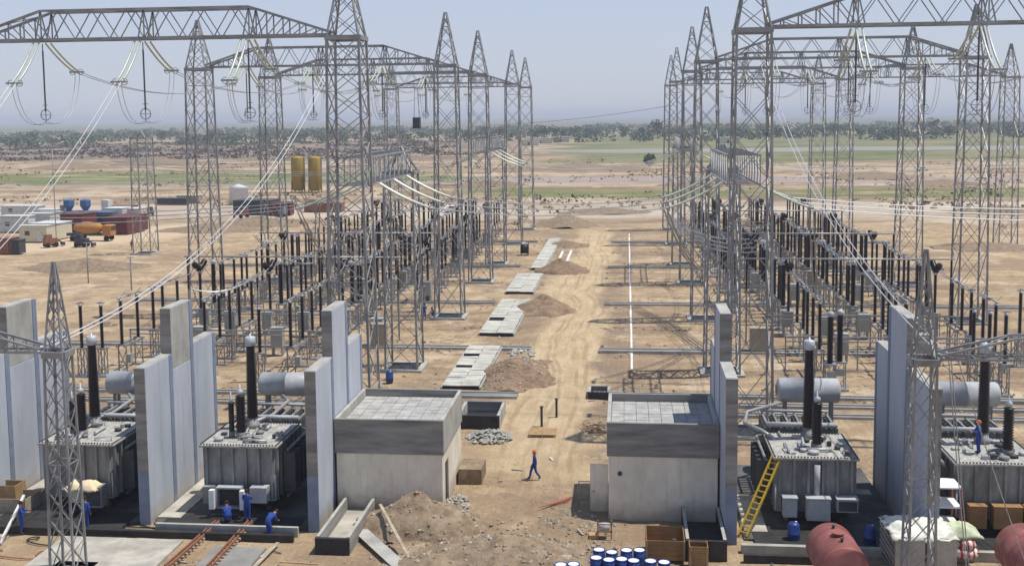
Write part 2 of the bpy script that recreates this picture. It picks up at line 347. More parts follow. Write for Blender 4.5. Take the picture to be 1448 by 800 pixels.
# far low hills on the horizon
hb = MB(); R = 24000; pts = []
for i in range(121):
    a = math.radians(-75+150*i/120); hgt = 14+22*abs(noise.noise(Vector((i*.13, 3, 0))))
    pts.append((R*math.sin(a), R*math.cos(a), max(12, hgt)))
vs = [];
for x, y, h in pts: vs += [(x*.94, y*.94, -2), (x, y, h), (x*1.08, y*1.08, -2)]
hb.add(vs, [(3*i+k, 3*i+3+k, 3*i+4+k, 3*i+1+k) for i in range(120) for k in (0, 1)])
link('hills', hb.mesh('hills', 'scrub'), kind='structure')

# ------------------------------------------------------------------ lattice towers
def lerp(a, b, t): return a+(b-a)*t
def tower_geo(zb, zp, hw0, hw1, levels, ztip=.1, waist=()):
    """legs as four polylines, braces as segments"""
    def hw(z):
        return lerp(hw0, hw1, z/zb) if z <= zb else lerp(hw1, ztip, (z-zb)/(zp-zb))
    zs = list(levels); legs = []
    for sx, sy in ((-1, -1), (1, -1), (1, 1), (-1, 1)):
        legs.append([(sx*hw(z), sy*hw(z), z) for z in (0, zb, zp)])
    br = []
    C4 = ((-1, -1), (1, -1), (1, 1), (-1, 1))
    for i in range(len(zs)-1):
        a, c = zs[i], zs[i+1]
        for k in range(4):
            p, q = C4[k], C4[(k+1) % 4]
            P = lambda cc, z: (cc[0]*hw(z), cc[1]*hw(z), z)
            br.append((P(p, a), P(q, c))); br.append((P(q, a), P(p, c)))
            if zs[i+1] in waist or i % 4 == 3: br.append((P(p, c), P(q, c)))
    return legs, br
def tower_levels(zb, zp, k=1.0):
    out = []; z = .15; h = 3.9*k
    while z < zb-1.1*k: out.append(z); z += h; h = max(2.45*k, h*.94)
    out.append(zb)
    z = zb; h = 1.6
    while z < zp-1.2: z += h; out.append(z); h *= .86
    return out
leg_cache = {}
def build_tower(name, x, y, zb, zp, label, group, fine=False, hw0=1.45, hw1=1.12, key='std', foot=True, cat='lattice tower', lw=.16, bw=.08, levels=None, waist=None, dens=1.0, ztip=.1):
    t = empty(name, (x, y, 0), label, cat, group)
    ck = (key, zb, zp, fine, dens)
    if ck not in leg_cache:
        lv = levels or tower_levels(zb, zp, dens)
        legs, br = tower_geo(zb, zp, hw0, hw1, lv, ztip=ztip, waist=waist or (zb,))
        L4 = []
        for P in legs:
            q = MB(); q.bar(P[0], P[1], lw, lw); q.bar(P[1], P[2], lw*.75, lw*.75); L4.append(q.mesh('leg', 'steel'))
        if fine: B = [MB().bar(p, q, bw, bw*.6).mesh('brace', 'steel') for p, q in br]
        else:
            q0 = MB()
            for p, q in br: q0.bar(p, q, bw, bw*.6)
            B = [q0.mesh('bracing', 'steel')]
        s = hw0
        fb = MB()
        for sx in (-1, 1):
            for sy in (-1, 1): fb.box(sx*s-.32, sx*s+.32, sy*s-.32, sy*s+.32, -.3, .22)
        wst = MB(); h = hw1+.08
        for zz in (zb,):
            wst.box(-h, h, -h-.07, -h+.07, zz-.14, zz+.16); wst.box(-h, h, h-.07, h+.07, zz-.14, zz+.16)
            wst.box(-h-.07, -h+.07, -h+.08, h-.08, zz-.14, zz+.16); wst.box(h-.07, h+.07, -h+.08, h-.08, zz-.14, zz+.16)
        slab = MB(); e = hw0+.42
        slab.box(-e, e, -e, -e+.5, -.3, .12); slab.box(-e, e, e-.5, e, -.3, .12); slab.box(-e, -e+.5, -e+.5, e-.5, -.3, .12); slab.box(e-.5, e, -e+.5, e-.5, -.3, .12)
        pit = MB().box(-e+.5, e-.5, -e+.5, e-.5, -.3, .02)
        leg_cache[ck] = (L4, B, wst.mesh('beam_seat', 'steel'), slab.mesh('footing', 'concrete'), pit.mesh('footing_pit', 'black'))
    L4, B, ws, ft, pt = leg_cache[ck]
    for q in L4: link('leg', q, t)
    if fine:
        for q in B: link('brace', q, t)
    else: link('bracing', B[0], t, kind='stuff')
    link('beam_seat', ws, t)
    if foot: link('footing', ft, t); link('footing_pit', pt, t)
    return t
ZB, ZP = 27.3, 32.7
ROW = {1: 74.03, 2: 115.77, 3: 141.15, 4: 183.46, 5: 207.47}
rown = {1: 'nearest', 2: 'second', 3: 'third', 4: 'fourth', 5: 'farthest'}
TL, TR = {}, {}
XL, XR, XLO, XRO = -19.33, 8.34, -46.98, 35.5
GT = 'tall lattice gantry towers'
for k, Y in ROW.items():
    f = k == 1
    build_tower('lattice_tower', XL, Y, ZB, ZP+.3, f'tall lattice tower left of the road, in the {rown[k]} gantry row', GT, f, dens=.72 if f else 1)
    build_tower('lattice_tower', XR, Y, ZB, ZP+.3, f'tall lattice tower right of the road, in the {rown[k]} gantry row', GT, f)
for k, x in ((2, XLO), (3, XLO-.5), (5, -45.5)):
    build_tower('lattice_tower', x, ROW[k], ZB, ZP, f'lattice tower at the outer left end of the {rown[k]} gantry beam', GT)
for k, x in ((2, XRO), (3, XRO+.2), (4, XRO+.2), (5, XRO+.1)):
    build_tower('lattice_tower', x, ROW[k], ZB, ZP, f'lattice tower at the outer right end of the {rown[k]} gantry beam', GT)
build_tower('lattice_tower', 61.8, ROW[4], ZB, ZP, 'far right lattice tower ending the long fourth gantry beam', GT)

# gantry beams -------------------------------------------------------------
def beam_parts(x0, x1, zb, hh=2.0, hy=.75, tap=5.8, pitch=2.55):
    nodes = [x0, x0+tap, x1-tap, x1]
    ch = []
    for sy in (-1, 1):
        ch.append([(x0, sy*hy, zb), (x1, sy*hy, zb)])
        ch.append([(x0, sy*hy, zb+.15), (x0+tap, sy*hy, zb+hh), (x1-tap, sy*hy, zb+hh), (x1, sy*hy, zb+.15)])
    def top(x):
        if x < x0+tap: return lerp(.15, hh, (x-x0)/tap)+zb
        if x > x1-tap: return lerp(.15, hh, (x1-x)/tap)+zb
        return zb+hh
    br = []; nb = max(4, round((x1-x0-2*tap)/pitch)); p = (x1-x0-2*tap)/nb
    for sy in (-1, 1):
        y = sy*hy
        for i in range(nb):
            a = x0+tap+i*p; br.append(((a, y, zb), (a+p/2, y, zb+hh))); br.append(((a+p/2, y, zb+hh), (a+p, y, zb)))
        for i in range(4):
            for s0, d in ((x0, 1), (x1, -1)):
                a = s0+d*tap*(i+.9)/5; c = s0+d*tap*(i+1.9)/5 if i < 3 else s0+d*tap
                br.append(((a, y, zb), (a, y, top(a)))); br.append(((a, y, top(a)), (c, y, zb)))
        for xx in (x0+tap, x1-tap, (x0+x1)/2):
            br.append(((xx-.45, y, zb), (xx, y, zb+hh))); br.append(((xx+.45, y, zb), (xx, y, zb+hh))); br.append(((xx, y, zb), (xx, y, zb+hh)))
    nb2 = nb+4; p2 = (x1-x0)/nb2
    for i in range(nb2):
        a = x0+i*p2; s = 1 if i % 2 else -1
        br.append(((a, -hy*s, zb), (a+p2, hy*s, zb)))
        br.append(((a, -hy*s, top(a)), (a+p2, hy*s, top(a+p2))))
        br.append(((a, -hy, zb), (a, hy, zb)))
    return ch, br
def build_beam(x0, x1, Y, zb, label, fine=False, hh=2.0, cw=.17, bw=.09, group='lattice gantry beams', name='gantry_beam', **kw):
    xm = (x0+x1)/2
    t = empty(name, (xm, Y, zb), label, 'lattice beam', group)
    ch, br = beam_parts(x0-xm, x1-xm, .25, hh, **kw)
    for c in ch:
        q = MB()
        for a, d in zip(c[:-1], c[1:]): q.bar(a, d, cw, cw)
        link('chord', q.mesh('chord', 'steel'), t)
    if fine:
        for p, q in br: link('brace', MB().bar(p, q, bw, bw*.6).mesh('brace', 'steel'), t)
    else:
        q0 = MB()
        for p, q in br: q0.bar(p, q, bw, bw*.6)
        link('bracing', q0.mesh('bracing', 'steel'), t, kind='stuff')
    return t
BE = [(1, XL-28.6, XL, 'left'), (1, XR, XR+28.9, 'right'), (2, XLO, XL, 'left'), (2, XR, XRO, 'right'), (3, XLO-.5, XL, 'left'), (3, XR, XRO+.2, 'right'),
      (4, XL-27.6, XL, 'left'), (4, XR, XRO+.2, 'right'), (5, -45.5, XL, 'left'), (5, XR, XRO+.1, 'right')]
for k, a, c, s in BE:
    build_beam(a+.9, c-.9 if c < 36.4 else c, ROW[k], ZB, f'{"first" if k==1 else rown[k]} lattice gantry beam over the {s} switchyard' if k < 5 else f'farthest lattice gantry beam over the {s} switchyard', k == 1)
build_beam(XRO+1.2, 61.8-.9, ROW[4], ZB, 'fourth-row gantry beam reaching out to the far right tower')

# phases: X of the strung conductors
PHL = [-41.6, -34.1, -26.4]; PHR = [15.1, 22.9, 30.6]
# ------------------------------------------------------------------ insulator strings and overhead wires
def disc_profile(n, r0, r1, ln):
    p = [(r0, 0)]
    for i in range(n):
        a = ln*(i+.25)/n; c = ln*(i+.55)/n; e = ln*(i+.8)/n
        p += [(r0, a), (r1, c), (r0, e)]
    return p+[(r0, ln)]
sq = MB().lathe(disc_profile(36, .055, .09, 4.3), (0, 0, -4.8), 6); sq.bar((0, 0, -.5), (0, 0, 0), .05)
sus_me = sq.mesh('disc_string', 'dark_disc')
rg = MB()
for k in range(14):
    a, c = 2*PI*k/14, 2*PI*(k+1)/14; rg.bar((.38*math.cos(a), 0, -5.05+.38*math.sin(a)), (.38*math.cos(c), 0, -5.05+.38*math.sin(c)), .05)
rg.bar((-.38, 0, -5.05), (.38, 0, -5.05), .04); rg.bar((0, 0, -4.7), (0, 0, -5.6), .05); rg.bar((-.22, 0, -4.35), (.22, 0, -4.35), .04)
ring_me = rg.mesh('grading_ring', 'steel')
def tens_pts(L_, drop, dx):
    return [(dx, L_*t, -drop*(.62*t+.38*t*(2-t))) for t in np.linspace(0, 1, 9)]
def tension_mesh(L_, drop, n=26):
    out = []
    for dx in (-.2, .2):
        q = MB(); P = [Vector(p) for p in tens_pts(L_, drop, dx)]
        # ribbed tube: alternate radii along the curve
        pts = []; rr = []
        for i in range(n*2+1):
            t = i/(n*2)*(len(P)-1); k = min(int(t), len(P)-2); pts.append(P[k].lerp(P[k+1], t-k)); rr.append(.095 if i % 2 else .05)
        q.tube(pts, rr, 6); out.append(q.mesh('disc_string', 'glass'))
    y = MB(); e = Vector(tens_pts(L_, drop, 0)[-1])
    y.box(-.55, .55, e.y-.18, e.y+.1, e.z-.06, e.z+.06)
    for s in (-1, 1):
        for k in range(8):
            a, c = 2*PI*k/8, 2*PI*(k+1)/8
            y.bar((s*.32+.22*math.cos(a), e.y-.15, e.z+.22*math.sin(a)), (s*.32+.22*math.cos(c), e.y-.15, e.z+.22*math.sin(c)), .04)
    return out, y.mesh('yoke_plate', 'steel_light'), e
TEN, YOKE, TE = tension_mesh(4.0, 1.9)
TEN2, YOKE2, TE2 = tension_mesh(3.1, 3.0)
def tension(x, Y, z, rz, label, group, steep=False):
    t = empty('tension_insulator', (x, Y, z), label, 'insulator string', group, rz)
    for q in (TEN2 if steep else TEN): link('disc_string', q, t)
    link('yoke_plate', YOKE2 if steep else YOKE, t)
    e = Matrix.Rotation(rz, 3, 'Z') @ (TE2 if steep else TE)
    return Vector((x, Y, z))+e
def sag_pts(a, b, sag, n=18):
    a = Vector(a); b = Vector(b)
    return [a.lerp(b, i/n)-Vector((0, 0, sag*4*(i/n)*(1-i/n))) for i in range(n+1)]
def wires(name, a, b, sag, label, cat='overhead line', group=None, r=.028, gap=.4, n=18, twin=True, mt='wire', across='x'):
    a = Vector(a); b = Vector(b)
    t = empty(name, a, label, cat, group)
    d = (b-a); d.z = 0
    side = Vector((-d.y, d.x, 0)); side = side.normalized() if side.length > .01 else Vector((1, 0, 0))
    for s in ((-1, 1) if twin else (0,)):
        P = [p-a+side*s*gap/2 for p in sag_pts(a, b, sag, n)]
        link('wire', MB().tube(P, r, 4).mesh('wire', mt), t)
    return t
pn = {0: 'outer', 1: 'middle', 2: 'inner'}
for side, PH in (('left', PHL), ('right', PHR)):
    for k in (1, 2, 3, 4):
        Y = ROW[k]
        for i, x in enumerate(PH):
            who = pn[i] if side == 'left' else pn[2-i]
            if side == 'right' and k == 1 and i == 2 and False: continue
            t = empty('suspension_insulator', (x, Y, ZB), f'{who} dark insulator string hanging from the {rown[k]} beam, {side} side', 'insulator string', 'hanging insulator strings')
            link('disc_string', sus_me, t); link('grading_ring', ring_me, t)
            ends = {}
            for nm, rz in (('far', 0.0), ('near', PI)):
                if k == 4 and nm == 'far': continue
                ends[nm] = tension(x, Y+(.8 if nm == 'far' else -.8), ZB+.1, rz, f'{who} green glass insulator pair on the {nm} face of the {rown[k]} {side} beam', 'glass tension insulator pairs', nm == 'near' and k == 1)
            # jumper loop
            bot = Vector((x, Y, ZB-5.6))
            for nm, e in ends.items():
                a = e; P = []
                for j in range(13):
                    t2 = j/12; P.append(Vector((lerp(a.x, bot.x, t2), lerp(a.y, bot.y, t2**1.6), lerp(a.z, bot.z, 1-(1-t2)**1.8)-.5*math.sin(PI*t2))))
                t = empty('jumper_loop', a, f'{who} drooping jumper loop on the {nm} side of the {rown[k]} {side} beam', 'jumper wire', 'drooping jumper loops')
                for s in (-.17, .17): link('wire', MB().tube([p-a+Vector((s, 0, 0)) for p in P], .02, 4).mesh('wire', 'wire'), t)
            if k < 4:
                b2 = (x, ROW[k+1]-.8-4.0, ZB-1.8)
                wires('overhead_conductor', ends['far'], b2, 1.3 if k != 2 else .7, f'{who} sagging conductor between the {rown[k]} and {rown[k+1]} beams, {side} side', group='sagging overhead conductors', r=.03)
hx_, hz_ = vy(589, 172, ROW[4]-.2)
t = empty('hanging_cage', (hx_, ROW[4], hz_-1.2), 'dark cage hanging on two ropes from the fourth left beam', 'hanging cage')
link('cage', MB().box(-.6, .6, -.6, .6, 0, 1.9).mesh('cage', 'dark_grey'), t)
for sx in (-.45, .45): link('rope', MB().bar((sx, 0, 1.9), (sx*.6, 0, ZB-hz_+1.2), .07).mesh('rope', 'dark_disc'), t)
# descending lines to the low foreground gantries
FY = 48.0
def desc(a, b, sag, lb, bright=.028): wires('descending_line', a, b, sag, lb, group='long descending conductors', r=bright, gap=.42, n=26, mt='wire_bright' if bright > .03 else 'wire')
desc((-34.1, ROW[1]-3.95, ZB-2.9), (-35.6, FY, 11.2), 1.6, 'twin bright line dropping from the first left beam, second from the left edge')
desc((-41.6, ROW[1]-3.95, ZB-2.9), (-43, FY, 11.2), 1.6, 'twin bright line at the upper left edge of the picture')
a = vy(470, 84, 112); a = (a[0], 112, a[1]); bq = vy(40, 500, FY); bq = (bq[0], FY, bq[1])
desc(a, bq, 4.6, 'long twin bright line crossing the left yard toward the low gantry', .034)
a = vy(1079, 92, 112); a = (a[0], 112, a[1]); bq = vy(1352, 515, FY); bq = (bq[0], FY, bq[1])
desc(a, bq, 3.2, 'long twin bright line crossing the right yard over the shaded wall', .034)
desc((23.0, ROW[1]-3.95, ZB-2.9), (23.4, FY, 11.3), 1.6, 'twin bright line dropping steeply at the right edge')
# thin shield wire high over the road
a = vy(690, 177, 215); c = vy(944, 150, ROW[5])
wires('shield_wire', (a[0], 215, a[1]), (c[0], ROW[5], c[1]), .6, 'single thin wire rising to the right over the distant road', twin=False, r=.05)

# ------------------------------------------------------------------ low bus beams and strung busbars
ZL = 17.0
def bus_bay(x, y0, y1, side, which):
    t = build_tower('bus_column', x, y1, ZL+.1, ZL+2.3, f'shorter lattice column of the {which} low bus gantry, {side} of the road', 'short lattice bus columns', key='bus', hw0=1.4, hw1=1.25, cat='lattice column', levels=[.15, 2.9, 5.6, 8.2, 10.7, 13, 15.1, ZL+.1, ZL+2.2])
    t = empty('bus_beam', (x, (y0+y1)/2, ZL), f'lattice bus beam running away from the camera, {which} bay, {side} of the road', 'lattice beam', 'low lattice bus beams')
    l = (y1-y0)/2-1.3
    for sx in (-1.1, 1.1):
        for zz in (0, 2.0):
            link('chord', MB().bar((sx, -l, zz), (sx, l, zz), .12).mesh('chord', 'steel_light'), t)
    nb = 9; p = 2*l/nb
    for i in range(nb+1):
        y = -l+i*p
        for sx in (-1.1, 1.1): link('brace', MB().bar((sx, y, 0), (sx, y, 2), .07).mesh('brace', 'steel_light'), t)
        link('brace', MB().bar((-1.1, y, 0), (1.1, y, 0), .06).mesh('brace', 'steel_light'), t)
        link('brace', MB().bar((-1.1, y, 2), (1.1, y, 2), .06).mesh('brace', 'steel_light'), t)
        if i < nb:
            for sx in (-1.1, 1.1): link('brace', MB().bar((sx, y, 0), (sx, y+p, 2), .06).mesh('brace', 'steel_light'), t)
            link('brace', MB().bar((-1.1, y, 0), (1.1, y+p, 0), .05).mesh('brace', 'steel_light'), t)
BX = {'left': -19.4, 'right': 8.02}
for which, y0, y1 in (('near', ROW[1], 91.6), ('far', ROW[3], 158.7)):
    for s in ('left', 'right'): bus_bay(BX[s], y0, y1, s, which)
    for i, dy in enumerate((4.5, 9.5, 14.5)):
        y = y0+dy; o = ('nearest', 'middle', 'farthest')[i]
        eL = tension(BX['left']+1.1, y, ZL, -PI/2, f'{o} glass insulator pair pulling over the road from the {which} left bus beam', 'bus tension insulators')
        eR = tension(BX['right']-1.1, y, ZL, PI/2, f'{o} glass insulator pair pulling over the road from the {which} right bus beam', 'bus tension insulators')
        wires('bus_conductor', eL, eR, .55, f'{o} bus conductor strung over the road in the {which} bus bay', group='bus conductors over the road', r=.024, gap=.4)
        eL = tension(BX['left']-1.1, y, ZL, PI/2, f'{o} glass insulator pair pulling outward from the {which} left bus beam', 'bus tension insulators')
        eR = tension(BX['right']+1.1, y, ZL, -PI/2, f'{o} glass insulator pair pulling outward from the {which} right bus beam', 'bus tension insulators')
        wires('bus_conductor', eL, (-75, y, ZL-1), 1.6, f'{o} bus conductor running out over the left yard in the {which} bus bay', group='bus conductors over the yards', r=.02 , gap=.4, mt='steel')
        wires('bus_conductor', eR, (62, y, ZL-1), 1.4, f'{o} bus conductor running out over the right yard in the {which} bus bay', group='bus conductors over the yards', r=.022 if which == 'near' else .014, gap=.45)
# droppers from the near bus
for i, (x0, y0_, z0, x1, y1_, z1) in enumerate([(-24.6, 79, 14.8, -22.3, 90, 6.6), (-24.6, 84, 14.8, -28.4, 94, 6.6), (-24.6, 89, 14.8, -28.4, 98, 6.6), (13.2, 79, 14.8, 15.8, 90, 6.6), (2.9, 84, 14.8, 8, 98, 8), (2.9, 89, 14.8, 8, 100, 7)]):
    wires('dropper_wire', (x0, y0_, z0), (x1, y1_, z1), 1.8, f'{ORD[i]} white dropper wire hanging from the near bus insulators', group='white dropper wires', r=.05, gap=.3)
for i in range(4):
    a = vy(936+3*i, 296+7*i, 124); c = vy(1058+4*i, 338+6*i, 99)
    wires('jumper_wire', (a[0], 124, a[1]), (c[0], 99, c[1]), 1.1, f'{ORD[i]} of four pale sagging jumper wires left of the near right bus column', cat='jumper wire', group='pale sagging jumpers', r=.05, gap=.3)
for i, (u0, v0, y0_, u1, v1, y1_) in enumerate([(412, 276, 92, 486, 392, 104), (425, 270, 96, 520, 372, 112), (368, 385, 96, 270, 408, 92), (360, 333, 100, 440, 372, 108)]):
    a = vy(u0, v0, y0_); c = vy(u1, v1, y1_)
    wires('jumper_wire', (a[0], y0_, a[1]), (c[0], y1_, c[1]), .9, f'{ORD[i]} of four bright curved jumper wires over the left switchgear', cat='jumper wire', group='pale sagging jumpers', r=.05, gap=.3)
# leaning strut arms under the beams (dark diagonal bars at the bus columns)
# left far low gantry column
lx, ly = -77.2, 169.1
build_tower('bus_column', lx-1.6, ly, 18.9, 20, 'slender lattice column standing alone at the far left of the yard', 'far left slender columns', key='slim', hw0=1.5, hw1=1.3, cat='lattice column')

# ------------------------------------------------------------------ high-voltage equipment
def ribbed(q, r0, r1, z0, ln, n, seg=8, mi=0): q.lathe([(r, z0+h) for r, h in disc_profile(n, r0, r1, ln)], (0, 0, 0), seg, mi); return q
def stand_mesh(h, w, cap=.12):
    q = MB(); s = w/2
    for sx in (-s, s):
        for sy in (-s, s): q.bar((sx, sy, -.1), (sx, sy, h), .07)
    k = max(2, int(h/.9)); p = h/k
    for i in range(k):
        for a, c in (((-s, -s), (s, -s)), ((s, -s), (s, s)), ((s, s), (-s, s)), ((-s, s), (-s, -s))):
            if i % 2: a, c = c, a
            q.bar((a[0], a[1], i*p), (c[0], c[1], (i+1)*p), .045)
    q.box(-s-.08, s+.08, -s-.08, s+.08, h, h+cap)
    q.box(-s-.25, s+.25, -s-.25, s+.25, -.3, .08)
    return q
ST = stand_mesh(2.35, .55).mesh('support_stand', 'steel')
ST2 = stand_mesh(2.35, .8).mesh('support_stand', 'steel')
INS = ribbed(MB(), .12, .19, 2.47, 3.8, 24).mesh('insulator', 'brown')
INSK = ribbed(MB(), .2, .285, 2.5, 4.1, 26).mesh('insulator', 'brown')
CAP = MB().lathe([(.14, 6.17), (.16, 6.22), (.16, 6.34), (.1, 6.4)], n=8).mesh('terminal_cap', 'cap')
CAPK = MB().lathe([(.2, 6.6), (.27, 6.64), (.27, 6.95), (.2, 7.0), (.08, 7.1)], n=10).mesh('expansion_head', 'paint_lgrey')
PIN = MB().box(-.35, .35, -.04, .04, 6.42, 6.5).box(-.04, .04, -.3, .3, 6.52, 6.58).mesh('terminal', 'steel_light')
def make_post():
    t = link('post_insulator', None)
    link('support_stand', ST, t); link('insulator', INS, t); link('terminal_cap', CAP, t); link('terminal', PIN, t)
    return t
def make_ct():
    t = link('current_transformer', None)
    link('support_stand', ST2, t); link('insulator', INSK, t); link('expansion_head', CAPK, t)
    link('terminal_box', MB().box(-.3, .3, -.62, -.42, 1.3, 1.9).mesh('terminal_box', 'kiosk_grey'), t)
    return t
def make_disc():
    t = link('disconnector', None)
    fr = MB()
    for y in (-1.6, 1.6):
        for x in (-.35, .35): fr.bar((x, y, -.1), (x, y, 2.2), .09)
        fr.bar((-.35, y, .3), (.35, y, 1.9), .05); fr.bar((.35, y, .3), (-.35, y, 1.9), .05)
    fr.box(-.4, -.28, -2, 2, 2.2, 2.4); fr.box(.28, .4, -2, 2, 2.2, 2.4)
    for y in (-1.6, 1.6): fr.box(-.38, .38, y-.2, y+.2, 2.4, 2.47)
    for y in (-1.6, 1.6): fr.box(-.6, .6, y-.3, y+.3, -.3, .08)
    link('frame', fr.mesh('frame', 'steel'), t)
    for y in (-1.6, 1.6):
        o = link('insulator', INS, t, (0, y, 0)); link('terminal_cap', CAP, o)
    arm = MB(); arm.tube([(0, -2.1, 6.5), (0, 2.1, 6.5)], .07, 6); arm.box(-.16, .16, -.22, .22, 6.4, 6.62); arm.bar((0, -1.6, 6.5), (.45, -1.6, 7.0), .04); arm.bar((0, 1.6, 6.5), (.45, 1.6, 6.95), .04)
    link('switch_arm', arm.mesh('switch_arm', 'steel_light'), t)
    link('drive_box', MB().box(.42, .85, -1.85, -1.35, .9, 1.6).mesh('drive_box', 'kiosk_grey'), t)
    return t
def make_cb():
    t = link('circuit_breaker', None)
    link('support_stand', ST2, t); link('insulator', INS, t)
    hd = MB(); hd.lathe([(.16, 6.15), (.24, 6.25), (.24, 6.6), (.15, 6.75)], n=8)
    link('gear_case', hd.mesh('gear_case', 'cap'), t)
    for s in (-1, 1):
        q = MB(); ribbed(q, .2, .31, 0, 1.5, 9)
        a = math.radians(62)*s
        q.xform(lambda x, y, z: (x, y*math.cos(a)+z*math.sin(a), z*math.cos(a)*1-y*math.sin(a)+6.55))
        link('interrupter', q.mesh('interrupter', 'brown'), t)
    c = MB().box(-.5, .5, -1.25, -.6, .75, 2.35).box(-.52, .52, -1.27, -.58, 2.35, 2.42).box(-.42, -.34, -1.2, -.65, -.1, .75).box(.34, .42, -1.2, -.65, -.1, .75)
    link('mechanism_cabinet', c.mesh('mechanism_cabinet', 'kiosk_grey'), t)
    return t
KINDS = {'P': (make_post, 'slender brown post insulator', 'insulator', 'brown post insulators'),
         'K': (make_ct, 'thick brown current transformer column', 'current transformer', 'current transformers'),
         'D': (make_disc, 'twin-post disconnector switch', 'disconnector', 'disconnector switches'),
         'E': (make_cb, 'circuit breaker with tilted dark heads', 'circuit breaker', 'circuit breakers')}
SEQ = [('D', 90), ('P', 94.6), ('D', 98.6), ('E', 105.6), ('K', 109), ('P', 111.4), ('D', 114.2), ('P', 117.9), ('D', 121.4), ('P', 124.6), ('K', 127), ('P', 130), ('E', 133.2), ('K', 136.4), ('P', 138.7),
       ('D', 141), ('P', 144), ('D', 146.8), ('P', 151), ('K', 154), ('E', 158), ('K', 161.4), ('P', 163.8), ('D', 167), ('D', 172.4), ('K', 178.4), ('E', 185), ('K', 189), ('D', 195), ('D', 201)]
LINES = [(-43.6, 'outer', 'left'), (-36.1, 'middle', 'left'), (-28.5, 'inner', 'left'), (15.9, 'inner', 'right'), (22.8, 'middle', 'right'), (29.8, 'outer', 'right'), (-23.6, 'roadside', 'left'), (12.2, 'roadside', 'right')]
SEQ2 = [('P', 118.5), ('P', 121.5), ('E', 126), ('D', 133.5), ('P', 138), ('K', 145), ('D', 150), ('E', 156.5), ('P', 162), ('D', 167), ('P', 172), ('E', 178), ('D', 184), ('P', 190), ('D', 196)]
proto = {}; used = set()
for x, nm, side in LINES:
    cnt = {k: 0 for k in KINDS}
    prev = None
    for kk, y in (SEQ2 if nm == 'roadside' else SEQ):
        mk, lb, cat, grp = KINDS[kk]
        if kk not in proto: proto[kk] = mk(); o = proto[kk]
        else: o = copy_tree(proto[kk])
        yy = y+random.uniform(-.25, .25)+(1.5 if side == 'right' else 0)
        o.location = (x+random.uniform(-.12, .12), yy, 0); o.rotation_euler.z = random.uniform(-.03, .03)+(PI if random.random() < .3 and kk in 'EP' else 0)
        cnt[kk] += 1
        o['label'] = f'{lb}, {side} yard, {nm} row, {ORDX[cnt[kk]-1]} from the camera'; o['category'] = cat; o['group'] = grp
        if prev is not None and y < 190:
            py, pz = prev; z1 = {'P': 6.5, 'K': 7.1, 'D': 6.5, 'E': 7.0}[kk]
            if yy-py < 9:
                a = (x, py, pz); c = (x, yy-(1.9 if kk == 'D' else 0), z1)
                wires('connecting_conductor', a, c, .25, f'pale conductor onto the {ORD[cnt[kk]-1]} {cat}, {nm} row, {side} yard', cat='conductor', group='conductors between the switchgear', r=.05, gap=.3, n=6, twin=kk != 'P')
        prev = (yy+(1.9 if kk == 'D' else 0), {'P': 6.5, 'K': 7.1, 'D': 6.5, 'E': 7.0}[kk])
# tall post insulators seen singly (two at the right edge, four thick surge arresters beside the tower)
def place(kk, x, y, lb, cat=None, grp=None, sz=1):
    o = copy_tree(proto[kk]); o.location = (x, y, 0); o.rotation_euler.z = 0; o.scale = (1, 1, sz)
    o['label'] = lb; o['category'] = cat or KINDS[kk][2]; o['group'] = grp or KINDS[kk][3]
place('P', 33.5, 95.2, 'lone slender post insulator standing outside the right yard rows', sz=1.02)
place('P', 34.4, 89.3, 'lone slender post insulator at the right edge of the picture', sz=1.02)
for i, (x, y) in enumerate([(15.9, 85.6), (16.8, 86.4)]):
    place('K', x, y, f'{("left", "right")[i]} of two thick dark surge arresters behind the right conservator', 'surge arrester', 'surge arresters', .9)
for i, (x, y) in enumerate([(-46.6, 86.9), (-44.8, 87), (-38.1, 86), (-30.5, 86)]):
    place('P', x, y, f'{ORD[i]} front post insulator of the left yard counted from the left', sz=.97)
for i, (u, v) in enumerate([(1360, 515), (1378, 520), (1395, 523)]):
    x, y = 27.0+i*1.0, 86.5-i*.6
    place('P', x, y, f'{ORD[i]} brown post behind the right transformer counted from the left', sz=1.0)
# steel cross supports (bus bars running across the rows)
cb = 0
for side, xa, xb in (('left', -45, -26), ('right', 13.5, 31.5)):
    for j, (y, z) in enumerate([(92.5, 2.9), (101.5, 3.1), (119.4, 3.0), (130, 3.1), (149, 3.0), (169.5, 3.0)]):
        t = empty('cross_support', ((xa+xb)/2, y, 0), f'{ORD[j]} low steel pipe rack across the {side} yard, from the camera', 'pipe rack', 'low steel cross supports')
        h = (xb-xa)/2
        link('rail', MB().bar((-h, 0, z), (h, 0, z), .14).mesh('rail', 'steel_light'), t)
        link('rail', MB().bar((-h, .5, z-.5), (h, .5, z-.5), .1).mesh('rail', 'steel_light'), t)
        for k in range(7):
            xx = -h+k*2*h/6
            link('leg', MB().bar((xx, .2, -.1), (xx, .2, z), .1).mesh('leg', 'steel'), t)
# overhead tubular bus across phases in the left and right yard
for side, xa, xb in (('left', -44, -22), ('right', 11, 30.3)):
    for j, (y, z) in enumerate([(103, 8.2), (125, 8.2), (154.5, 8.2)]):
        t = empty('tubular_bus', ((xa+xb)/2, y, 0), f'{ORD[j]} horizontal tube bus across the {side} yard on thin posts', 'tube bus', 'tubular buses across the rows')
        h = (xb-xa)/2
        link('tube', MB().tube([(-h, 0, z), (h, 0, z)], .08, 6).mesh('tube', 'steel_light'), t)
        for k in range(4):
            xx = -h+.3+k*(2*h-.6)/3
            q = MB(); q.bar((xx, 0, -.1), (xx, 0, 4.9), .14); link('post', q.mesh('post', 'steel'), t)
            q = MB(); q.lathe([(r, 4.9+hh_) for r, hh_ in disc_profile(18, .08, .14, 3.2)], (xx, 0, 0), 7); link('insulator', q.mesh('insulator', 'brown'), t)
